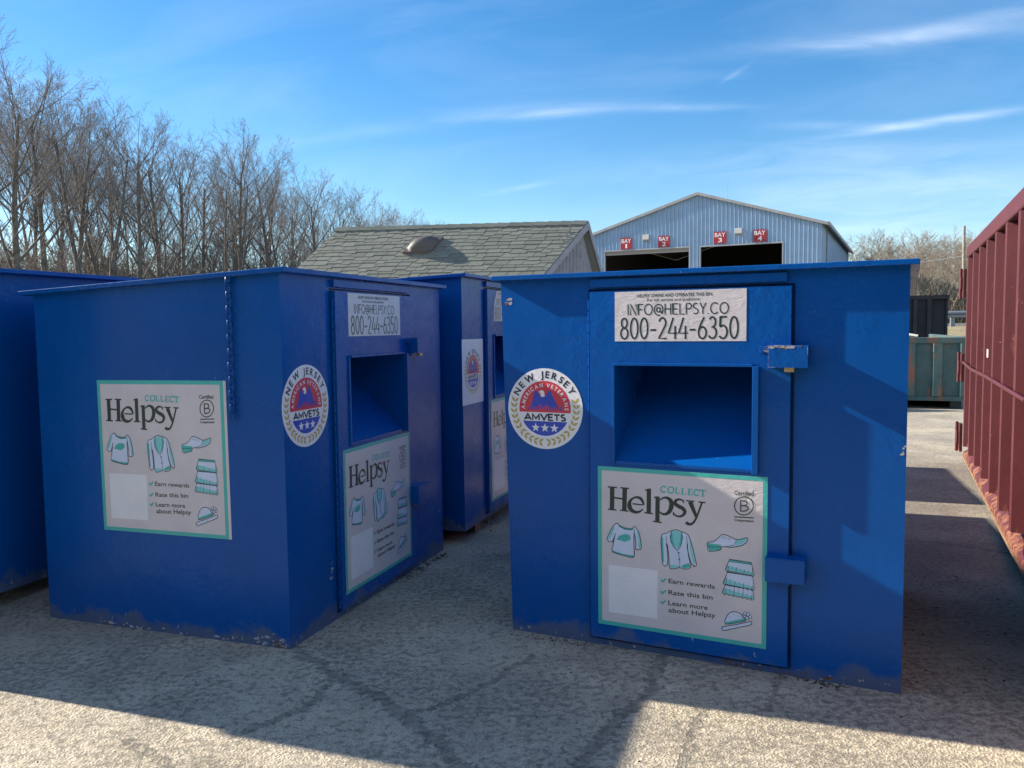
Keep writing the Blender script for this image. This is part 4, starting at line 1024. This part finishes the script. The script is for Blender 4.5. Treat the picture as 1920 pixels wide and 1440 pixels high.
for i, (px, py, Y) in enumerate(rr):
    put_tree(KP[i % 3], px, py, Y, 'pale many stemmed bare tree in the thicket to the right of the warehouse', 'pale bare trees right of the warehouse', 1.25)
# undergrowth
def brush(name, n, area, hts, mat, seed, rad=.02):
    rg = np.random.RandomState(seed); T = Tube()
    for k in range(n):
        px = rg.uniform(area[0], area[1]); Y = rg.uniform(area[2], area[3]) + max(0, px)*area[4]
        p = at_depth(px, 600, Y); z0 = gz(p.x, p.y); p = np.array([p.x, p.y, z0]); h = rg.uniform(*hts); d = np.array([rg.normal(0, .28), rg.normal(0, .28), 1.])
        q = p.copy(); P = [q]
        for i in range(4):
            d = d + np.array([rg.normal(0, .22), rg.normal(0, .22), -.05]); q = q + d/np.linalg.norm(d)*h/4; P.append(q)
        T.seg(P, [rad*1.6, rad*1.3, rad, rad*.7, rad*.4], 3)
        for b_ in range(5):
            i = rg.randint(1, 4); dd = np.array([rg.normal(0, .6), rg.normal(0, .6), rg.uniform(.1, .9)]); dd /= np.linalg.norm(dd); l = h*rg.uniform(.15, .35)
            T.seg([P[i], P[i]+dd*l*.5, P[i]+(dd+np.array([0, 0, .25]))*l], [rad*.9, rad*.7, rad*.4], 3)
    o = bpy.data.objects.new(name, T.mesh(name, mat)); COL.objects.link(o); tag(o, kind='stuff')
BR1 = bark('dry_brush', (.12, .095, .08), (.225, .18, .145))
brush('undergrowth', 5200, (-90, 700, 56, 100, .05), (3.0, 11.0), BR1, 3, .024)
brush('undergrowth', 2600, (1560, 1900, 60, 95, 0), (1.5, 4.5), bark('pale_dry_brush', (.22, .175, .12), (.38, .31, .22)), 4, .026)

# ------------------------------------------------------------------ sun, sky, clouds
SAZ = R(161.4); SEL = R(27.9)                        # heading (from +x) and height of the sun
sd = Vector((math.cos(SAZ)*math.cos(SEL), math.sin(SAZ)*math.cos(SEL), math.sin(SEL)))
ld = bpy.data.lights.new('sun', 'SUN'); ld.energy = SUN_E; ld.angle = R(.53); ld.color = (1, .90, .75)
lo_ = bpy.data.objects.new('sun', ld); COL.objects.link(lo_); lo_.rotation_euler = sd.to_track_quat('Z', 'Y').to_euler()
W = bpy.data.worlds.new('World'); S.world = W; W.use_nodes = True; nt = W.node_tree; N = nt.nodes; Lk = nt.links.new
bg = N['Background']; sky = N.new('ShaderNodeTexSky'); sky.sky_type = 'NISHITA'; sky.sun_disc = False
sky.sun_elevation = SEL; sky.sun_rotation = math.pi/2 - SAZ; sky.air_density = AIR; sky.dust_density = DUST; sky.ozone_density = OZ; sky.altitude = 0
hs = N.new('ShaderNodeHueSaturation'); hs.inputs['Saturation'].default_value = SATN; hs.inputs['Hue'].default_value = .5; Lk(sky.outputs[0], hs.inputs['Color'])
tc_ = N.new('ShaderNodeTexCoord'); sp = N.new('ShaderNodeSeparateXYZ'); Lk(tc_.outputs['Generated'], sp.inputs[0])
def mth(op, a, b=None, c=None, clamp=False):
    n = N.new('ShaderNodeMath'); n.operation = op; n.use_clamp = clamp
    for i, v in enumerate((a, b, c)):
        if v is None: continue
        if hasattr(v, 'links'): Lk(v, n.inputs[i])
        else: n.inputs[i].default_value = v
    return n.outputs[0]
yy = mth('MAXIMUM', sp.outputs[1], .05); U = mth('DIVIDE', sp.outputs[0], yy); Vv = mth('DIVIDE', sp.outputs[2], yy)
def cnoise(su, sv_, scale, ang=0, detail=6, rough=.6, dist=.6):
    cb = N.new('ShaderNodeCombineXYZ'); ca_, sa_ = math.cos(ang), math.sin(ang)
    a = mth('MULTIPLY', mth('ADD', mth('MULTIPLY', U, ca_), mth('MULTIPLY', Vv, sa_)), su); b = mth('MULTIPLY', mth('SUBTRACT', mth('MULTIPLY', Vv, ca_), mth('MULTIPLY', U, sa_)), sv_)
    Lk(a, cb.inputs[0]); Lk(b, cb.inputs[1]); n = N.new('ShaderNodeTexNoise'); n.inputs['Scale'].default_value = scale; n.inputs['Detail'].default_value = detail
    n.inputs['Roughness'].default_value = rough; n.inputs['Distortion'].default_value = dist; Lk(cb.outputs[0], n.inputs['Vector']); return n.outputs['Fac']
wisp = cnoise(2.2, 13, 2.6, .06); soft = cnoise(1.2, 4.5, 2.2, .1, 5, .55)
tot = None
for px, py, a, b, slope, amp in ((1650,72,250,16,-.08,.42),(1760,50,220,14,-.20,.22),(1060,206,130,12,-.06,.34),(1290,202,100,7,.0,.26),(1740,230,150,8,-.13,.5),(1600,236,130,8,.02,.22),(965,354,48,5,-.17,.42),(1380,137,26,4,-.6,.2),(740,240,260,14,-.14,.12),(1640,390,400,75,-.10,.34),(1480,300,340,26,-.05,.16)):
    d = ray(px, py); u1, v1 = d.x/d.y, d.z/d.y
    ang = math.atan(-slope); du = mth('SUBTRACT', U, u1); dv = mth('SUBTRACT', Vv, v1)
    p_ = mth('ADD', mth('MULTIPLY', du, math.cos(ang)), mth('MULTIPLY', dv, math.sin(ang))); q_ = mth('SUBTRACT', mth('MULTIPLY', dv, math.cos(ang)), mth('MULTIPLY', du, math.sin(ang)))
    q_ = mth('ADD', q_, mth('MULTIPLY', mth('SUBTRACT', soft, .5), b/F*2.2))
    e = mth('EXPONENT', mth('MULTIPLY', mth('ADD', mth('POWER', mth('ABSOLUTE', mth('MULTIPLY', p_, F/a)), 2.0), mth('POWER', mth('ABSOLUTE', mth('MULTIPLY', q_, F/b)), 2.0)), -1))
    w = mth('MULTIPLY', e, amp*.52); tot = w if tot is None else mth('ADD', tot, w)
tx = mth('MULTIPLY_ADD', wisp, 2.6, -.62, clamp=False); tx = mth('MAXIMUM', tx, 0.05)
veil = mth('MULTIPLY', mth('SUBTRACT', soft, .46, clamp=True), .22)
front_ = mth('ADD', mth('MULTIPLY', tot, tx), veil)
# unseen bright cloud added behind the camera to lift fill on camera-facing surfaces
cn_ = N.new('ShaderNodeTexNoise'); cn_.inputs['Scale'].default_value = 2.3; cn_.inputs['Detail'].default_value = 6; Lk(tc_.outputs['Generated'], cn_.inputs['Vector'])
back_ = mth('MULTIPLY', mth('MULTIPLY_ADD', sp.outputs[1], -3.0, -.3, clamp=True), mth('MULTIPLY_ADD', cn_.outputs['Fac'], 5.0, -2.0, clamp=True))
m_ = mth('ADD', mth('MULTIPLY', front_, mth('MULTIPLY', sp.outputs[1], 6, clamp=True)), mth('MULTIPLY', back_, .4), clamp=True)
mx = N.new('ShaderNodeMix'); mx.data_type = 'RGBA'; Lk(m_, mx.inputs[0]); Lk(hs.outputs[0], mx.inputs[6]); mx.inputs[7].default_value = (CLD*.95, CLD*.99, CLD*1.04, 1)
Lk(mx.outputs[2], bg.inputs['Color']); bg.inputs['Strength'].default_value = SKY_S

S.view_settings.view_transform = 'Standard'; S.view_settings.look = 'None'; S.view_settings.exposure = EXPO; S.view_settings.gamma = 1
S.render.engine = 'CYCLES'; S.cycles.max_bounces = 6
S.render.resolution_x = 1024; S.render.resolution_y = 768
